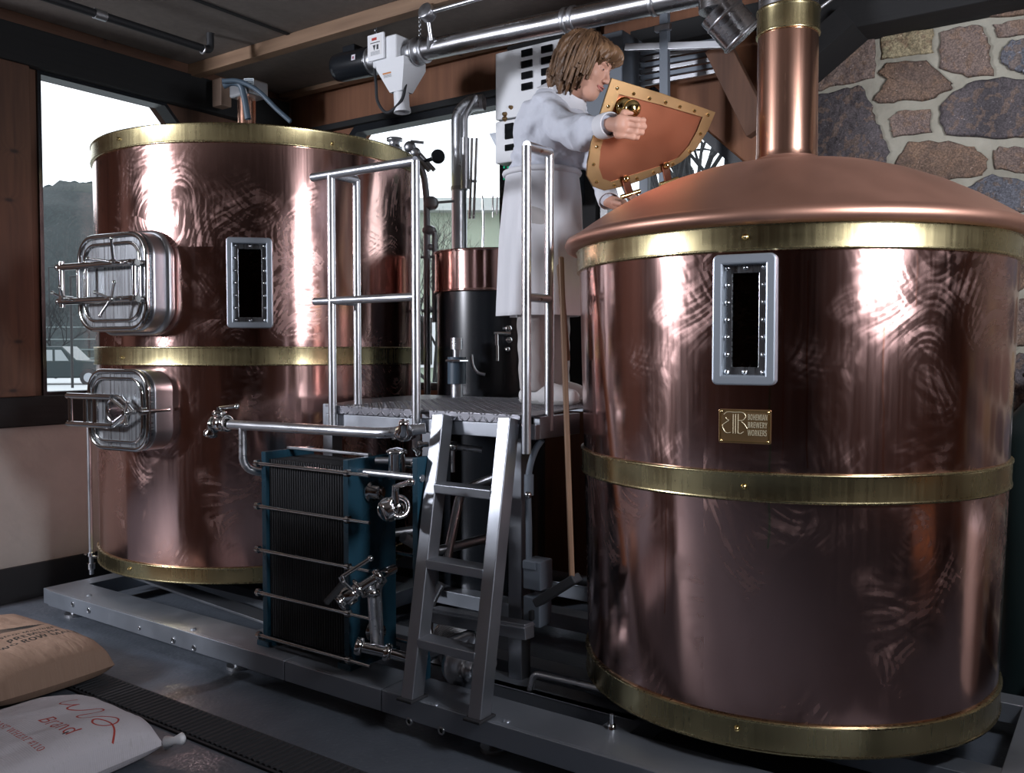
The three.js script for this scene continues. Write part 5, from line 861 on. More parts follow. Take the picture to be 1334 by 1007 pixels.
// ---------------------------------------------------------------- outdoors
{
  const ground = mesh('ground_outside', boxUV(new THREE.BoxGeometry(300, 0.1, 300).translate(-140, -0.15, -120), 0.1), std({ color: lin(0.20, 0.21, 0.21), roughness: 0.95 })); ground.userData = { kind: 'structure', label: 'grey ground outside the windows', category: 'ground' };
  const base = Dp(84, 500, 38); base.y = -0.1;
  const R = RGT.clone().applyAxisAngle(UP, 0.1), F = FWD.clone().applyAxisAngle(UP, 0.1);
  const Q = (x, y, z) => base.clone().addScaledVector(R, x).addScaledVector(F, z).setY(y - 0.1);
  const road = solo('road', 'pale asphalt road with kerb outside the left window', 'road', bar(Q(-60, 0.05, 0).setY(-0.07), Q(60, 0.05, 0).setY(-0.07), 18, 0.06, 0.01), std({ color: lin(0.42, 0.44, 0.45), roughness: 0.9 })); 
  const car = thing('parked_car', 'dark green estate car parked outside the left window', 'car');
  const body = shapeOf([[-2.1, 0.35], [-2.15, 0.75], [-2.05, 0.95], [-1.95, 1.5], [-1.75, 1.58], [0.2, 1.58], [0.75, 1.02], [1.8, 0.92], [2.05, 0.75], [2.1, 0.35]]);
  const cm = mat4(Q(0, 0, 0.85).setY(-0.06), F.clone().negate());
  mesh('body', xf(ext(body, 1.6, 0.05), cm), std({ color: lin(0.02, 0.032, 0.035), roughness: 0.25, metalness: 0.3 }), car);
  for (const [a, b] of [[-1.8, -1.0], [-0.9, -0.15], [-0.05, 0.5]]) mesh('side_window', xf(ext(shapeOf([[a, 1.02], [b, 1.02], [Math.min(b, 0.2), 1.48], [a, 1.48]]), 0.02, 0), cm.clone().multiply(new THREE.Matrix4().makeTranslation(0, 0, 1.64))), std({ color: lin(0.25, 0.28, 0.29), roughness: 0.15 }), car);
  for (const x of [-1.35, 1.3]) { const w = mesh('wheel', cyl(Q(x, 0.36, -0.85), Q(x, 0.36, -0.6), 0.36, 24), M.rubber, car); mesh('hub', cyl(Q(x, 0.36, -0.87), Q(x, 0.36, -0.85), 0.2, 16), M.alu, w); }
  const car2 = thing('parked_car', 'second dark car partly behind the mash tun outside', 'car'); const c2 = mat4(Q(5.2, 0, 0.85).setY(-0.06), F.clone().negate()); mesh('body', xf(ext(body, 1.6, 0.05), c2), std({ color: lin(0.03, 0.035, 0.045), roughness: 0.3, metalness: 0.3 }), car2);
  for (const x of [3.85, 6.5]) mesh('wheel', cyl(Q(x, 0.36, -0.85), Q(x, 0.36, -0.6), 0.36, 24), M.rubber, car2);
  // wooded hill
  const n = 60, mm = 24, P = [], idx = [], uv = []; const Rh = RGT, Fh = FWD;
  for (let j = 0; j <= mm; j++) for (let i = 0; i <= n; i++) { const t = j / mm, d = 70 + 90 * t, x = d * (-1.2 + 0.87 * i / n); const h = (28 + 2.5 * fbm(i / n, 0.3, 30, 3, 3, 401) + 3 * Math.sin(i * 0.13)) * Math.sin(Math.min(1, t * 1.05) * Math.PI / 2) ** 1.2 + 2.0 * (fbm(i / n, t, 40, 20, 3, 402) - 0.5) * Math.min(1, t * 4); const p = Rh.clone().multiplyScalar(x).addScaledVector(Fh, d); P.push(p.x, h - 0.4, p.z); uv.push(i / n * 12, t * 6); }
  for (let j = 0; j < mm; j++) for (let i = 0; i < n; i++) { const a = j * (n + 1) + i, b = a + n + 1; idx.push(a, a + 1, b, a + 1, b + 1, b); }
  const g = new THREE.BufferGeometry(); g.setAttribute('position', new THREE.Float32BufferAttribute(P, 3)); g.setAttribute('uv', new THREE.Float32BufferAttribute(uv, 2)); g.setIndex(idx); g.computeVertexNormals();
  solo('wooded_hill', 'dark wooded hillside beyond the road', 'hill', g, std({ map: tex(512, 512, (u, v) => mixc([0.05, 0.085, 0.095], [0.17, 0.215, 0.22], fbm(u, v, 40, 40, 5, 405)), true), roughness: 1 }));
  // crowns along the ridge so the skyline is ragged
  { seed = 21; const cr = new THREE.IcosahedronGeometry(1, 1), cp = cr.attributes.position; const list = []; for (let k = 0; k < 46; k++) { const x = -122 + k * 1.5, d = 158, hh = rr(0.8, 2.0), c = cr.clone(); c.scale(rr(0.9, 1.5), hh, 1.2); const p = Rh.clone().multiplyScalar(x).addScaledVector(Fh, d); const i = (x / 160 + 1.2) / 0.87 * n; c.translate(p.x, 29 + 3 * Math.sin(i * 0.13) + hh * 0.3, p.z); list.push(c); } const o = solo('ridge_trees', 'ragged tree line along the top of the hillside', 'trees', list, std({ color: lin(0.02, 0.032, 0.036), roughness: 1 })); o.userData.kind = 'stuff'; }
  for (const [u, d, h, lab] of [[94, 34, 4.2, 'thin lamp post beside the parked car'], [66, 60, 7, 'utility pole farther up the road']]) { const b = Dp(u, 480, d); const po = thing('roadside_pole', lab, 'pole'); mesh('shaft', cyl(V(b.x, -0.1, b.z), V(b.x, h, b.z), 0.05, 10), M.black, po); mesh('arm', cyl(V(b.x, h, b.z), V(b.x, h, b.z).addScaledVector(R, 0.7), 0.03, 8), M.black, po); }
  { const fs = thing('roadside_fence', 'long rail fence below the hillside', 'fence'); for (const y of [0.9, 1.4, 2.0, 2.7]) mesh('rail', bar(Q(-25, y, 14), Q(25, y + 0.4, 14), 0.05, 0.07), std({ color: lin(0.15, 0.18, 0.18), roughness: 0.9 }), fs); for (let x = -24; x <= 24; x += 4) mesh('fence_post', bar(Q(x, 0, 14.1), Q(x, 2.6, 14.1), 0.1, 0.1), M.black, fs); }
  // house behind the back window
  const hs = thing('neighbour_house', 'pale green house seen through the back window', 'building'), hb = Dp(575, 459, 22);
  const hm = mat4(V(hb.x, 0, hb.z), FWD.clone().negate()); const L = (x, y, z) => V(x, y, z).applyMatrix4(hm);
  mesh('wall', xf(new THREE.BoxGeometry(9, 4.9, 4).translate(1.2, 2.35, -2), hm), std({ color: lin(0.36, 0.42, 0.33), roughness: 0.9 }), hs);
  mesh('roof', xf(new THREE.BoxGeometry(9.6, 0.3, 4.8).translate(1.2, 4.9, -2), hm), std({ color: lin(0.5, 0.53, 0.52), roughness: 0.9 }), hs);
  for (const x of [-0.6, 1.4, 3.4]) { const w = mesh('window', xf(new THREE.BoxGeometry(0.9, 1.3, 0.1).translate(x, 1.6, 0.02), hm), M.whitePaint, hs); mesh('pane', xf(new THREE.BoxGeometry(0.75, 1.15, 0.1).translate(x, 1.6, 0.04), hm), M.screenGlass, w); }
  // bare trees
  function tree(label, at, h, s, lean = 0) {
    seed = s; const segs = []; const grow = (p, d, len, r, depth) => {
      const q = p.clone().addScaledVector(d, len); segs.push(cyl(p, q, r, depth > 3 ? 6 : 4, r * 0.68)); if (!depth) return;
      const k = depth > 3 ? 3 : 2 + (rnd() < 0.5 ? 1 : 0);
      for (let i = 0; i < k; i++) { const nd = d.clone().add(V(rr(-1, 1), rr(-0.35, 0.75), rr(-1, 1)).multiplyScalar(0.72)).normalize(); grow(i ? p.clone().lerp(q, rr(0.55, 1)) : q, nd, len * rr(0.62, 0.85), r * 0.62, depth - 1); }
    };
    grow(at, V(lean, 1, 0).normalize(), h * 0.3, h * 0.015, 7);
    const t = thing('bare_tree', label, 'tree', 'bare trees outside the back windows'); mesh('branches', segs, std({ color: lin(0.018, 0.02, 0.022), roughness: 0.95 }), t); return t;
  }
  const gr = (u, d) => { const p = Dp(u, 459, d); p.y = -0.1; return p; };
  tree('leafless tree leaning right outside the clipped back window', gr(905, 8.5), 6.2, 51, 0.15); tree('second leafless tree behind the leaning one', gr(955, 12), 8, 57, -0.1); tree('leafless tree farthest from the back windows', gr(925, 16), 10, 63); tree('small leafless tree before the pale green house', gr(566, 14), 3.4, 69); tree('bare scrub tree beyond the parked car', gr(72, 46), 5, 75);
}
// ---------------------------------------------------------------- studio heads
STUDIO.forEach((s, i) => {
  const t = thing('studio_softbox', i ? 'black softbox on a stand right of the camera' : 'black softbox on a stand near the left wall', 'studio light');
  const dir = s.to.clone().sub(s.at).normalize(), m = mat4(s.at, dir), tr = (z) => m.clone().multiply(new THREE.Matrix4().makeTranslation(0, 0, z));
  const fr = rrect(s.w + 0.03, s.h + 0.03, 0.01); fr.holes.push(rrect(s.w + 0.002, s.h + 0.002, 0.004));
  mesh('rim', xf(ext(fr, 0.03, 0), tr(-0.03)), M.black, t);
  mesh('diffuser_light', xf(new THREE.PlaneGeometry(s.w, s.h), tr(-0.012)), std({ color: 0xffffff, emissive: 0xfff6ee, emissiveIntensity: 6, roughness: 0.9 }), t);
  const sh = new THREE.CylinderGeometry(0.08, 0.5, 0.3, 4, 1, true); sh.rotateY(Math.PI / 4); sh.scale((s.w + 0.03) / 0.7071, 1, (s.h + 0.03) / 0.7071); sh.rotateX(-Math.PI / 2);
  mesh('housing', xf(sh, tr(-0.18)), M.black, t);
  if (i) mesh('barn_door', xf(new THREE.BoxGeometry(s.w + 0.06, 0.008, 0.5), m.clone().multiply(new THREE.Matrix4().makeTranslation(0, -s.h / 2 - 0.03, 0.26))), M.black, t);
  mesh('flash_head', cyl(V(0, 0, -0.32).applyMatrix4(m), V(0, 0, -0.55).applyMatrix4(m), 0.07, 20), M.black, t);
  const f = V(0, 0, -0.42).applyMatrix4(m); mesh('stand_pole', cyl(V(f.x, 0.25, f.z), V(f.x, f.y, f.z), 0.014, 12), M.black, t);
  for (let k = 0; k < 3; k++) { const a = k * 2.094 + 0.4; mesh('leg', cyl(V(f.x, 0.55, f.z), V(f.x + Math.cos(a) * 0.32, 0.01, f.z + Math.sin(a) * 0.32), 0.01, 8), M.black, t); }
});
// ---------------------------------------------------------------- the woman on the platform
function surfaceNets(f, lo, hi, cell) {
  const nx = Math.ceil((hi.x - lo.x) / cell) + 1, ny = Math.ceil((hi.y - lo.y) / cell) + 1, nz = Math.ceil((hi.z - lo.z) / cell) + 1, val = new Float32Array(nx * ny * nz);
  const id = (i, j, k) => (k * ny + j) * nx + i, p = V(0, 0, 0);
  for (let k = 0; k < nz; k++) for (let j = 0; j < ny; j++) for (let i = 0; i < nx; i++) { p.set(lo.x + i * cell, lo.y + j * cell, lo.z + k * cell); val[id(i, j, k)] = f(p); }
  const vi = new Int32Array(nx * ny * nz).fill(-1), P = [], idx = [];
  const C = [[0, 0, 0], [1, 0, 0], [0, 1, 0], [1, 1, 0], [0, 0, 1], [1, 0, 1], [0, 1, 1], [1, 1, 1]], E = [[0, 1], [2, 3], [4, 5], [6, 7], [0, 2], [1, 3], [4, 6], [5, 7], [0, 4], [1, 5], [2, 6], [3, 7]];
  for (let k = 0; k < nz - 1; k++) for (let j = 0; j < ny - 1; j++) for (let i = 0; i < nx - 1; i++) {
    const v = C.map(([a, b, c]) => val[id(i + a, j + b, k + c)]); let n = 0, x = 0, y = 0, z = 0;
    for (const [a, b] of E) if ((v[a] < 0) !== (v[b] < 0)) { const t = v[a] / (v[a] - v[b]); x += C[a][0] + (C[b][0] - C[a][0]) * t; y += C[a][1] + (C[b][1] - C[a][1]) * t; z += C[a][2] + (C[b][2] - C[a][2]) * t; n++; }
    if (n) { vi[id(i, j, k)] = P.length / 3; P.push(lo.x + (i + x / n) * cell, lo.y + (j + y / n) * cell, lo.z + (k + z / n) * cell); }
  }
  for (let k = 1; k < nz - 1; k++) for (let j = 1; j < ny - 1; j++) for (let i = 1; i < nx - 1; i++) {
    const s = val[id(i, j, k)] < 0;
    const q = (a, b, c, d, flip) => { if (a < 0 || b < 0 || c < 0 || d < 0) return; flip ? idx.push(a, c, b, b, c, d) : idx.push(a, b, c, b, d, c); };
    if (s !== val[id(i + 1, j, k)] < 0) q(vi[id(i, j - 1, k - 1)], vi[id(i, j, k - 1)], vi[id(i, j - 1, k)], vi[id(i, j, k)], !s);
    if (s !== val[id(i, j + 1, k)] < 0) q(vi[id(i - 1, j, k - 1)], vi[id(i, j, k - 1)], vi[id(i - 1, j, k)], vi[id(i, j, k)], s);
    if (s !== val[id(i, j, k + 1)] < 0) q(vi[id(i - 1, j - 1, k)], vi[id(i, j - 1, k)], vi[id(i - 1, j, k)], vi[id(i, j, k)], !s);
  }
  const g = new THREE.BufferGeometry(); g.setAttribute('position', new THREE.Float32BufferAttribute(P, 3)); g.setIndex(idx);
  const N = [], e = cell * 0.6, a = V(0, 0, 0);
  for (let i = 0; i < P.length; i += 3) { const gx = f(a.set(P[i] + e, P[i + 1], P[i + 2])) - f(a.set(P[i] - e, P[i + 1], P[i + 2])), gy = f(a.set(P[i], P[i + 1] + e, P[i + 2])) - f(a.set(P[i], P[i + 1] - e, P[i + 2])), gz = f(a.set(P[i], P[i + 1], P[i + 2] + e)) - f(a.set(P[i], P[i + 1], P[i + 2] - e)), l = Math.hypot(gx, gy, gz) || 1; N.push(gx / l, gy / l, gz / l); }
  g.setAttribute('normal', new THREE.Float32BufferAttribute(N, 3)); g.setAttribute('uv', new THREE.Float32BufferAttribute(new Array(P.length / 3 * 2).fill(0).map((_, i) => P[(i >> 1) * 3 + (i & 1)]), 2));
  return g;
}
const smin = (a, b, k) => { const h = Math.max(k - Math.abs(a - b), 0) / k; return Math.min(a, b) - h * h * k * 0.25; };
function cone(p, a, b, ra, rb) { const bx2 = b.x - a.x, by = b.y - a.y, bz = b.z - a.z, px = p.x - a.x, py = p.y - a.y, pz = p.z - a.z; const h = Math.max(0, Math.min(1, (px * bx2 + py * by + pz * bz) / (bx2 * bx2 + by * by + bz * bz))); return Math.hypot(px - bx2 * h, py - by * h, pz - bz * h) - (ra + (rb - ra) * h); }
const limbs = (S, k = 0.03) => (p) => { let d = 9; for (const s of S) d = smin(d, cone(p, ...s), k); return d; };
function bounds(S, m = 0.03) { const b = new THREE.Box3(); for (const [a, c, r, q] of S) { const R = Math.max(r, q); b.expandByPoint(a.clone().addScalar(R)); b.expandByPoint(a.clone().addScalar(-R)); b.expandByPoint(c.clone().addScalar(R)); b.expandByPoint(c.clone().addScalar(-R)); } return b.expandByScalar(m); }
const nets = (S, k, cell, f) => { const b = bounds(S, 0.035); return surfaceNets(f ?? limbs(S, k), b.min, b.max, cell); };
{
  const who = thing('person', 'woman in white shirt and apron lifting the kettle hatch lid', 'person');
  const skin = phy({ color: lin(0.55, 0.30, 0.215), roughness: 0.55, sheen: 0.2 });
  const J = {
    pelvis: Dp(706, 268, 3.66), hipR: Dp(699, 283, 3.60), hipL: Dp(714, 281, 3.74), kneeR: Dp(696, 395, 3.66), kneeL: Dp(720, 392, 3.80), ankR: Dp(697, 494, 3.72), ankL: Dp(722, 488, 3.88), toeR: Dp(724, 514, 3.68), toeL: Dp(748, 506, 3.82),
    waist: Dp(706, 228, 3.66), chest: Dp(716, 172, 3.64), neck0: Dp(733, 133, 3.62), neck1: Dp(748, 112, 3.58),
    shR: Dp(711, 146, 3.55), elR: Dp(752, 174, 3.33), wrR: Dp(796, 162, 3.09), shL: Dp(737, 147, 3.74), elL: Dp(775, 205, 3.62), wrL: Dp(793, 262, 3.42),
  };
  for (const k of ['ankR', 'ankL']) J[k].y = DK + 0.085; for (const k of ['toeR', 'toeL']) J[k].y = DK + 0.035;
  // ---- hands
  const K = LID.k, n = LID.n, up2 = V(0, 1, 0).addScaledVector(n, -n.y).normalize(), side = n.clone().cross(up2).negate();   // side points to the right across the lid
  const rtl = side;
  const hand = [];
  const palm = Dp(808, 163, 3.055);
  hand.push([J.wrR, palm, 0.024, 0.027], [palm.clone().addScaledVector(up2, 0.016), palm.clone().addScaledVector(up2, -0.028), 0.021, 0.019]);
  // fingers run from the palm around the knob's camera side
  [[0.024, 0.078, 0.0088], [0.004, 0.086, 0.0092], [-0.016, 0.080, 0.0088], [-0.034, 0.062, 0.0078]].forEach(([h, len, r]) => {
    const k0 = palm.clone().addScaledVector(up2, h).addScaledVector(rtl, 0.016).addScaledVector(n, 0.008);
    const k1 = k0.clone().addScaledVector(rtl, len * 0.45).addScaledVector(n, 0.016), k2 = k1.clone().addScaledVector(rtl, len * 0.36).addScaledVector(n, -0.014), k3 = k2.clone().addScaledVector(rtl, len * 0.14).addScaledVector(n, -0.022);
    hand.push([k0, k1, r * 1.08, r], [k1, k2, r, r * 0.95], [k2, k3, r * 0.95, r * 0.82]);
  });
  { const t0 = palm.clone().addScaledVector(up2, 0.018).addScaledVector(n, -0.012), t1 = t0.clone().addScaledVector(up2, 0.022).addScaledVector(rtl, 0.022).addScaledVector(n, -0.014), t2 = t1.clone().addScaledVector(rtl, 0.028).addScaledVector(up2, 0.002); hand.push([t0, t1, 0.0115, 0.0105], [t1, t2, 0.0105, 0.008]); }
  const lh = [], dr = RGT.clone().multiplyScalar(0.8).addScaledVector(FWD, -0.25).add(V(0, -0.30, 0)).normalize(), dn = V(0, 1, 0).addScaledVector(dr, -dr.y).normalize(), ds = dr.clone().cross(dn);
  const lp = J.wrL.clone().addScaledVector(dr, 0.05); lh.push([J.wrL, lp, 0.024, 0.026], [lp.clone().addScaledVector(ds, 0.024), lp.clone().addScaledVector(ds, -0.024), 0.016, 0.016]);
  [[0.030, 0.062], [0.011, 0.074], [-0.009, 0.070], [-0.028, 0.054]].forEach(([o, len]) => { const a = lp.clone().addScaledVector(ds, o).addScaledVector(dr, 0.015), b = a.clone().addScaledVector(dr, len * 0.5).addScaledVector(dn, 0.006), c = b.clone().addScaledVector(dr, len * 0.4).addScaledVector(dn, -0.016); lh.push([a, b, 0.0092, 0.0085], [b, c, 0.0085, 0.007]); });
  { const a = lp.clone().addScaledVector(ds, 0.03).addScaledVector(dr, -0.02), b = a.clone().addScaledVector(ds, 0.02).addScaledVector(dr, 0.03); lh.push([a, b, 0.0115, 0.009]); }
  // ---- head
  const fwd = RGT.clone().multiplyScalar(0.82).addScaledVector(FWD, -0.42).add(V(0, -0.38, 0)).normalize(), hup = V(-0.0, 1, 0).addScaledVector(fwd, -fwd.y).normalize().addScaledVector(RGT, 0.0).normalize(), hs = hup.clone().cross(fwd);
  const HC = Dp(765, 90, 3.56), h = (x, y, z) => HC.clone().addScaledVector(hs, x).addScaledVector(hup, y).addScaledVector(fwd, z);   // x to her left, y up, z out of the face
  const loc = (p) => { const q = p.clone().sub(HC); return [q.dot(hs), q.dot(hup), q.dot(fwd)]; };
  const ell = (x, y, z, cx, cy, cz, a, b, c) => { const u = (x - cx) / a, v = (y - cy) / b, w = (z - cz) / c, k = Math.hypot(u, v, w); return (k - 1) * Math.min(a, b, c); };
  const headF = (p) => {
    const [x, y, z] = loc(p), ax = Math.abs(x);
    let d = ell(x, y, z, 0, 0.035, -0.02, 0.074, 0.083, 0.096);
    d = smin(d, ell(x, y, z, 0, -0.025, 0.018, 0.062, 0.085, 0.068), 0.03);
    d = smin(d, ell(x, y, z, 0, -0.088, 0.05, 0.028, 0.022, 0.026), 0.03);                      // chin
    d = smin(d, ell(ax, y, z, 0.04, -0.012, 0.056, 0.022, 0.02, 0.018), 0.02);                  // cheek
    d = smin(d, ell(x, y, z, 0, 0.034, 0.074, 0.05, 0.010, 0.014), 0.015);                      // brow
    d = smin(d, cone(p, h(0, 0.02, 0.082), h(0, -0.024, 0.104), 0.007, 0.0105), 0.012);         // nose
    d = smin(d, ell(ax, y, z, 0.011, -0.027, 0.092, 0.008, 0.007, 0.009), 0.006);
    d = -smin(-d, ell(ax, y, z, 0.032, 0.012, 0.092, 0.017, 0.010, 0.014), 0.008);              // eye sockets
    d = Math.min(d, ell(ax, y, z, 0.031, 0.011, 0.072, 0.0125, 0.0115, 0.0115));                // eyeballs
    d = smin(d, ell(x, y, z, 0, -0.050, 0.083, 0.022, 0.0055, 0.010), 0.004); d = smin(d, ell(x, y, z, 0, -0.061, 0.081, 0.018, 0.006, 0.010), 0.004);   // lips
    d = -smin(-d, ell(x, y, z, 0, -0.0555, 0.096, 0.026, 0.0018, 0.010), 0.003);
    d = smin(d, Math.max(ell(ax, y, z, 0.076, 0.0, -0.012, 0.010, 0.032, 0.02), -ell(ax, y, z, 0.084, 0.002, -0.008, 0.006, 0.02, 0.012)), 0.006);
    return d;
  };
  const neckS = [[J.neck0, J.neck1, 0.056, 0.05], [J.neck1, h(0, -0.05, -0.01), 0.05, 0.045]];
  const skullF = (p) => smin(headF(p), limbs(neckS, 0.02)(p), 0.02);
  const headG = surfaceNets(skullF, HC.clone().addScalar(-0.17), HC.clone().addScalar(0.17), 0.0042);
  const under = [[J.shR, J.elR, 0.045, 0.036], [J.elR, J.wrR, 0.036, 0.023], [J.shL, J.elL, 0.045, 0.036], [J.elL, J.wrL, 0.036, 0.023], [J.neck0, J.chest, 0.055, 0.12], [J.shR, J.shL, 0.05, 0.05], [J.chest, J.waist, 0.12, 0.10], [J.waist, J.pelvis, 0.10, 0.12], [J.hipR, J.kneeR, 0.075, 0.05], [J.hipL, J.kneeL, 0.075, 0.05], [J.kneeR, J.ankR, 0.05, 0.034], [J.kneeL, J.ankL, 0.05, 0.034], [J.ankR, J.toeR, 0.034, 0.025], [J.ankL, J.toeL, 0.034, 0.025]];
  const body = mesh('body', join([nets(under, 0.03, 0.016), headG, nets(hand, 0.008, 0.0036), nets(lh, 0.008, 0.004)]), skin, who);
  // eyes, brows
  for (const s of [-1, 1]) { mesh('iris', [ball(h(s * 0.031, 0.010, 0.0825), 0.0036, 1, 1, 1, 10)], M.blackGloss, who); mesh('eyebrow', hose([h(s * 0.016, 0.03, 0.09), h(s * 0.032, 0.036, 0.084), h(s * 0.048, 0.030, 0.070)], 0.0028, 10, 6), std({ color: lin(0.10, 0.05, 0.025), roughness: 0.8 }), who); }
  mesh('lips', [hose([h(-0.025, -0.050, 0.079), h(-0.008, -0.0505, 0.0935), h(0, -0.051, 0.0945), h(0.008, -0.0505, 0.0935), h(0.025, -0.050, 0.079)], 0.0032, 20, 6), hose([h(-0.023, -0.052, 0.080), h(0, -0.0625, 0.0925), h(0.023, -0.052, 0.080)], 0.0036, 20, 6)], std({ color: lin(0.45, 0.16, 0.13), roughness: 0.5 }), who);
  // ---- hair: a cap of overlapping locks
  const hairF = (p) => {
    const [x, y, z] = loc(p); let d = ell(x, y, z, 0, 0.045, -0.03, 0.094, 0.096, 0.11);
    d = smin(d, ell(Math.abs(x), y, z, 0.062, -0.03, -0.045, 0.040, 0.10, 0.066), 0.03); d = smin(d, ell(x, y, z, 0, -0.04, -0.085, 0.07, 0.10, 0.05), 0.03); d = smin(d, ell(x, y, z, 0, 0.075, 0.065, 0.072, 0.032, 0.05), 0.03);
    const face = ell(x, y, z, 0, -0.045, 0.115, 0.062, 0.095, 0.115); d = -smin(-d, face, 0.02);
    const an = Math.atan2(x, z + 0.03); d += 0.007 * Math.sin(an * 17 + y * 25 + 2 * Math.sin(an * 5)) + 0.004 * Math.sin(an * 41 - y * 40);
    return d;
  };
  const hairM = std({ map: tex(128, 128, (u, v) => mixc([0.22, 0.15, 0.10], [0.60, 0.46, 0.33], fbm(u, v, 20, 20, 3, 501)), true), roughness: 0.5 });
  const hairG = surfaceNets(hairF, HC.clone().addScalar(-0.2), HC.clone().addScalar(0.2), 0.006);
  seed = 77; const locks = [];
  for (let i = 0; i < 190; i++) {
    const a = rr(-3.14, 3.14), front = Math.abs(a) < 0.75, top = rr(0.5, 1.0), R = 0.104, sx = Math.sin(a), sz = Math.cos(a), drop = front ? rr(0.02, 0.055) : Math.abs(a) < 1.3 ? rr(0.09, 0.15) : rr(0.14, 0.19), lean = rr(-0.02, 0.02);
    const P = []; for (let k = 0; k <= 5; k++) { const t = k / 5, y = 0.13 - t * (drop + 0.03) - (front ? 0.015 : 0), rad = R * Math.sqrt(Math.max(0.12, 1 - ((y - 0.03) / 0.115) ** 2 * (y > 0.03 ? 1 : 0.15))) * (1.0 + 0.05 * Math.sin(t * 5 + i)); P.push(h(sx * rad * 0.93 + lean * t, y, sz * rad * 1.05 - 0.028 + (front ? 0.012 * t : 0))); }
    const g = new THREE.TubeGeometry(new THREE.CatmullRomCurve3(P), 10, rr(0.004, 0.0075), 5, false); const pos = g.attributes.position; 
    locks.push(g);
  }
  mesh('hair', join([hairG, ...locks]), hairM, who);
  // ---- clothes
  const cloth = (c, s) => std({ color: c, roughness: 0.85, bumpMap: floatTex(128, 128, (u, v) => fbm(u, v, 6, 6, 4, s)), bumpScale: 0.012 });
  const shirtM = cloth(lin(0.66, 0.69, 0.76), 511); shirtM.bumpMap.repeat.set(3, 3);
  const shS = [[J.shR, J.elR, 0.070, 0.056], [J.elR, J.wrR.clone().lerp(J.elR, 0.16), 0.056, 0.040], [J.shL, J.elL, 0.068, 0.055], [J.elL, J.wrL.clone().lerp(J.elL, 0.12), 0.055, 0.040], [J.neck0.clone().add(V(0, -0.03, 0)), J.chest, 0.072, 0.135], [J.shR, J.shL, 0.066, 0.066], [J.chest, J.waist, 0.138, 0.118], [J.waist, J.pelvis, 0.118, 0.13]];
  const base = limbs(shS, 0.05), cutN = J.neck1.clone().sub(J.neck0).normalize(), neckTop = J.neck0.clone().addScaledVector(cutN, 0.035);
  const folds = (p) => 0.006 * Math.sin(p.x * 46 + p.y * 38 + 3 * Math.sin(p.y * 21 + p.z * 17)) + 0.004 * Math.sin(p.z * 63 - p.y * 51 + 2 * Math.sin(p.x * 33));
  mesh('shirt', nets(shS, 0.05, 0.0085, (p) => (p.distanceToSquared(neckTop) < 0.0144 ? Math.max(base(p) + folds(p), p.clone().sub(neckTop).dot(cutN)) : base(p) + folds(p))), shirtM, who);
  const shirtW = std({ color: lin(0.74, 0.75, 0.78), roughness: 0.8 });
  for (const [w, e, r] of [[J.wrR, J.elR, 0.043], [J.wrL, J.elL, 0.041]]) { const d = w.clone().sub(e).normalize(), p = w.clone().addScaledVector(d, -0.068); mesh('cuff', lathe([[r * 0.8, -0.002], [r, 0], [r * 1.04, 0.03], [r, 0.066], [r - 0.006, 0.068], [r - 0.008, 0.03]], p, d, 28), shirtW, who); }
  { // collar: two turned down leaves
    const c0 = J.neck0.clone().addScaledVector(cutN, 0.02), ff = fwd.clone().addScaledVector(cutN, -fwd.dot(cutN)).normalize(), ss = cutN.clone().cross(ff); const P = [], idx = [], N = 40;
    for (let i = 0; i <= N; i++) { const a = -Math.PI + 0.28 + (2 * Math.PI - 0.56) * i / N + Math.PI, tip = Math.max(0, 1 - Math.min(i, N - i) / 7); const dir = ff.clone().multiplyScalar(-Math.cos(a - Math.PI) * -1).addScaledVector(ss, Math.sin(a - Math.PI)); for (const [r, y] of [[0.062, 0.0], [0.066, 0.046], [0.072, 0.048], [0.098 + 0.022 * tip, 0.0 - 0.045 * tip]]) P.push(...c0.clone().addScaledVector(dir, r).addScaledVector(cutN, y).toArray()); }
    for (let i = 0; i < N; i++) for (let k = 0; k < 3; k++) { const a = i * 4 + k; idx.push(a, a + 1, a + 4, a + 1, a + 5, a + 4); }
    const g = new THREE.BufferGeometry(); g.setAttribute('position', new THREE.Float32BufferAttribute(P, 3)); g.setIndex(idx); g.computeVertexNormals(); g.setAttribute('uv', new THREE.Float32BufferAttribute(new Array(P.length / 3 * 2).fill(0), 2)); const wm = shirtW.clone(); wm.side = THREE.DoubleSide; mesh('collar', g, wm, who);
  }
  const trS = [[J.hipR, J.kneeR, 0.094, 0.074], [J.hipL, J.kneeL, 0.094, 0.074], [J.kneeR, J.ankR, 0.074, 0.066], [J.kneeL, J.ankL, 0.074, 0.066], [J.waist.clone().lerp(J.pelvis, 0.6), J.pelvis, 0.115, 0.12]];
  const tb = limbs(trS, 0.02); mesh('trousers', nets(trS, 0.02, 0.009, (p) => Math.max(tb(p) + 0.0018 * Math.sin(p.y * 70 + p.x * 30 + 2 * Math.sin(p.z * 40)), DK + 0.055 - p.y)), cloth(lin(0.50, 0.48, 0.47), 521), who);
  for (const [a, t] of [[J.ankR, J.toeR], [J.ankL, J.toeL]]) {
    const d = t.clone().sub(a).setY(0).normalize(), heel = a.clone().addScaledVector(d, -0.035).setY(DK + 0.038), ball1 = a.clone().addScaledVector(d, 0.10).setY(DK + 0.036), toe = a.clone().addScaledVector(d, 0.165).setY(DK + 0.034);
    const S = [[heel, ball1, 0.037, 0.042], [ball1, toe, 0.042, 0.032], [a.clone().setY(DK + 0.085), a.clone().addScaledVector(d, 0.05).setY(DK + 0.05), 0.042, 0.044]], fS = limbs(S, 0.03);
    const sh = mesh('shoe', nets(S, 0.03, 0.006, (p) => Math.max(fS(p), DK + 0.002 - p.y)), std({ color: lin(0.62, 0.62, 0.62), roughness: 0.7 }), who);
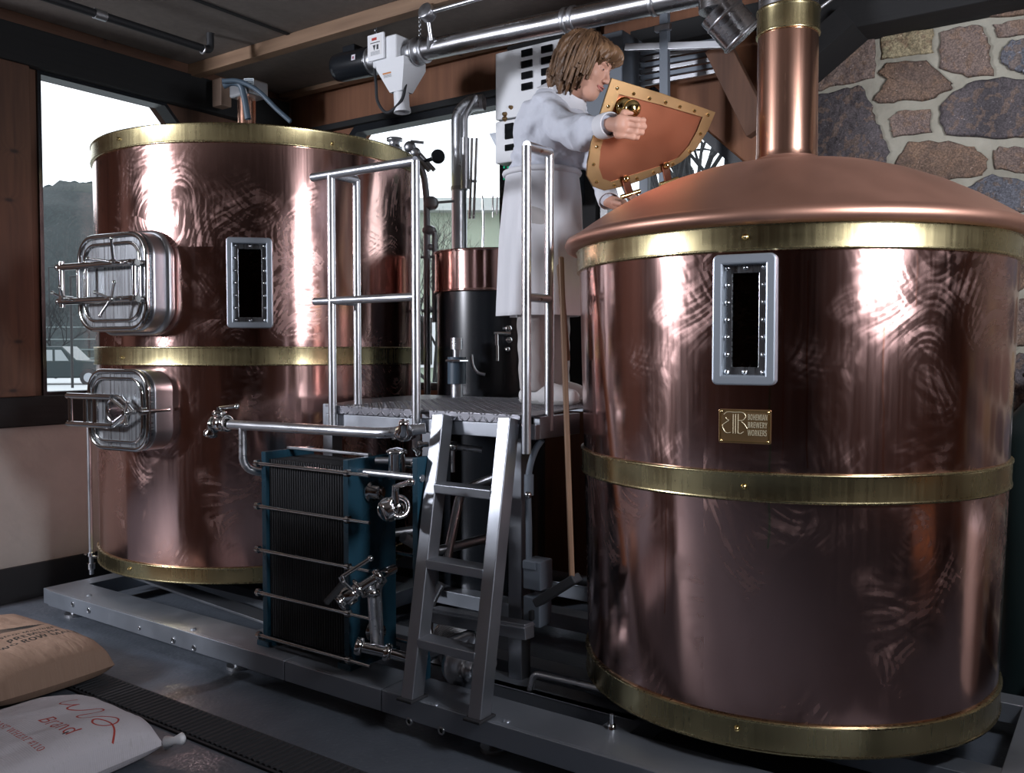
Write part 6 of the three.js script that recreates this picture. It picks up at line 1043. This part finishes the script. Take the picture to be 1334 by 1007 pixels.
    mesh('sole', nets(S.slice(0, 2), 0.03, 0.007, (p) => Math.max(limbs(S.slice(0, 2), 0.03)(p) - 0.005, p.y - DK - 0.022, DK + 0.001 - p.y)), std({ color: lin(0.42, 0.42, 0.41), roughness: 0.7 }), sh);
    mesh('laces', [0.03, 0.05, 0.07, 0.09].map(k => { const c = a.clone().addScaledVector(d, k).setY(DK + 0.096 - k * 0.25), s2 = V(-d.z, 0, d.x); return hose([c.clone().addScaledVector(s2, -0.024).add(V(0, -0.008, 0)), c.clone().add(V(0, 0.002, 0)), c.clone().addScaledVector(s2, 0.024).add(V(0, -0.008, 0))], 0.003, 8, 5); }), M.whitePaint, sh);
  }
  { // apron: skirt wrapped round the hips, open at the back, plus waistband and tie
    const ff = RGT.clone().multiplyScalar(0.9).addScaledVector(FWD, -0.35).normalize(), ss = UP.clone().cross(ff); const lv = [[706, 225, 3.66, 0.138, 0.150], [706, 260, 3.66, 0.152, 0.160], [704, 310, 3.67, 0.158, 0.168], [703, 360, 3.70, 0.158, 0.170], [703, 412, 3.72, 0.162, 0.176]];
    const P = [], idx = [], N = 72, uvs = [];
    for (let shell = 0; shell < 2; shell++) lv.forEach(([u, v, d, a, b], L) => { const c = Dp(u, v, d); for (let i = 0; i <= N; i++) { const an = -2.65 + 5.3 * i / N, fo = 1 + (L / 4) * 0.07 * Math.sin(an * 7 + L * 0.4) + (L / 4) * 0.03 * Math.sin(an * 13), o = shell ? -0.004 : 0; const q = c.clone().addScaledVector(ff, Math.cos(an) * (b * fo + o)).addScaledVector(ss, Math.sin(an) * (a * fo + o)); P.push(q.x, q.y, q.z); uvs.push(i / N * 3, L * 0.5); } });
    const H = lv.length * (N + 1); for (let s2 = 0; s2 < 2; s2++) for (let L = 0; L < lv.length - 1; L++) for (let i = 0; i < N; i++) { const a = s2 * H + L * (N + 1) + i, b = a + N + 1; s2 ? idx.push(a, a + 1, b, a + 1, b + 1, b) : idx.push(a, b, a + 1, a + 1, b, b + 1); }
    const lastRow = (lv.length - 1) * (N + 1); for (let i = 0; i < N; i++) { const a = lastRow + i; idx.push(a, a + H, a + 1, a + 1, a + H, a + H + 1); }
    const g = new THREE.BufferGeometry(); g.setAttribute('position', new THREE.Float32BufferAttribute(P, 3)); g.setAttribute('uv', new THREE.Float32BufferAttribute(uvs, 2)); g.setIndex(idx); g.computeVertexNormals();
    const am = std({ color: lin(0.76, 0.77, 0.80), roughness: 0.85, side: THREE.DoubleSide }); const ap = mesh('apron', g, am, who);
    const wc = Dp(706, 227, 3.66), wb = []; for (let i = 0; i < 40; i++) { const an = i / 40 * Math.PI * 2; wb.push(wc.clone().addScaledVector(ff, Math.cos(an) * 0.152).addScaledVector(ss, Math.sin(an) * 0.141)); }
    mesh('waistband', new THREE.TubeGeometry(new THREE.CatmullRomCurve3(wb, true), 80, 0.012, 8, true), am, ap);
    const kn = Dp(681, 230, 3.6), ribbon = (pts) => { const c = new THREE.CatmullRomCurve3(pts), Pn = [], id2 = []; for (let i = 0; i <= 20; i++) { const p = c.getPoint(i / 20), t = c.getTangent(i / 20), w = FWD.clone().cross(t).normalize().multiplyScalar(0.004).addScaledVector(FWD, 0.012); Pn.push(...p.clone().add(w).toArray(), ...p.clone().sub(w).toArray()); if (i) { const a = (i - 1) * 2; id2.push(a, a + 1, a + 2, a + 1, a + 3, a + 2); } } const g2 = new THREE.BufferGeometry(); g2.setAttribute('position', new THREE.Float32BufferAttribute(Pn, 3)); g2.setIndex(id2); g2.computeVertexNormals(); g2.setAttribute('uv', new THREE.Float32BufferAttribute(new Array(Pn.length / 3 * 2).fill(0), 2)); return g2; };
    const q = (u, v, d = 3.6) => Dp(u, v, d);
    mesh('apron_tie', [ribbon([kn, q(670, 238), q(662, 252), q(661, 263), q(667, 262), q(674, 248), q(681, 234)]), ribbon([kn, q(676, 248), q(672, 268), q(671, 288)])], am, ap);
  }
}
// ---------------------------------------------------------------- set each thing at its own base
for (const o of [...scene.children]) {
  if (!(o.isGroup || o.isMesh) || o.position.lengthSq() > 0) continue;
  const b = new THREE.Box3().setFromObject(o); if (b.isEmpty()) continue;
  const p = V((b.min.x + b.max.x) / 2, b.min.y, (b.min.z + b.max.z) / 2);
  const shift = (m, done = new Set()) => m.traverse(c => { if (c.isInstancedMesh) { c.position.sub(p); return; } if (c.isMesh && c.position.lengthSq() === 0) { if (!c.geometry.userData.moved) { c.geometry.translate(-p.x, -p.y, -p.z); c.geometry.userData.moved = true; } } });
  if (o.name === 'floor_drain') continue;
  shift(o); o.position.copy(p);
}
renderer.render(scene, camera);
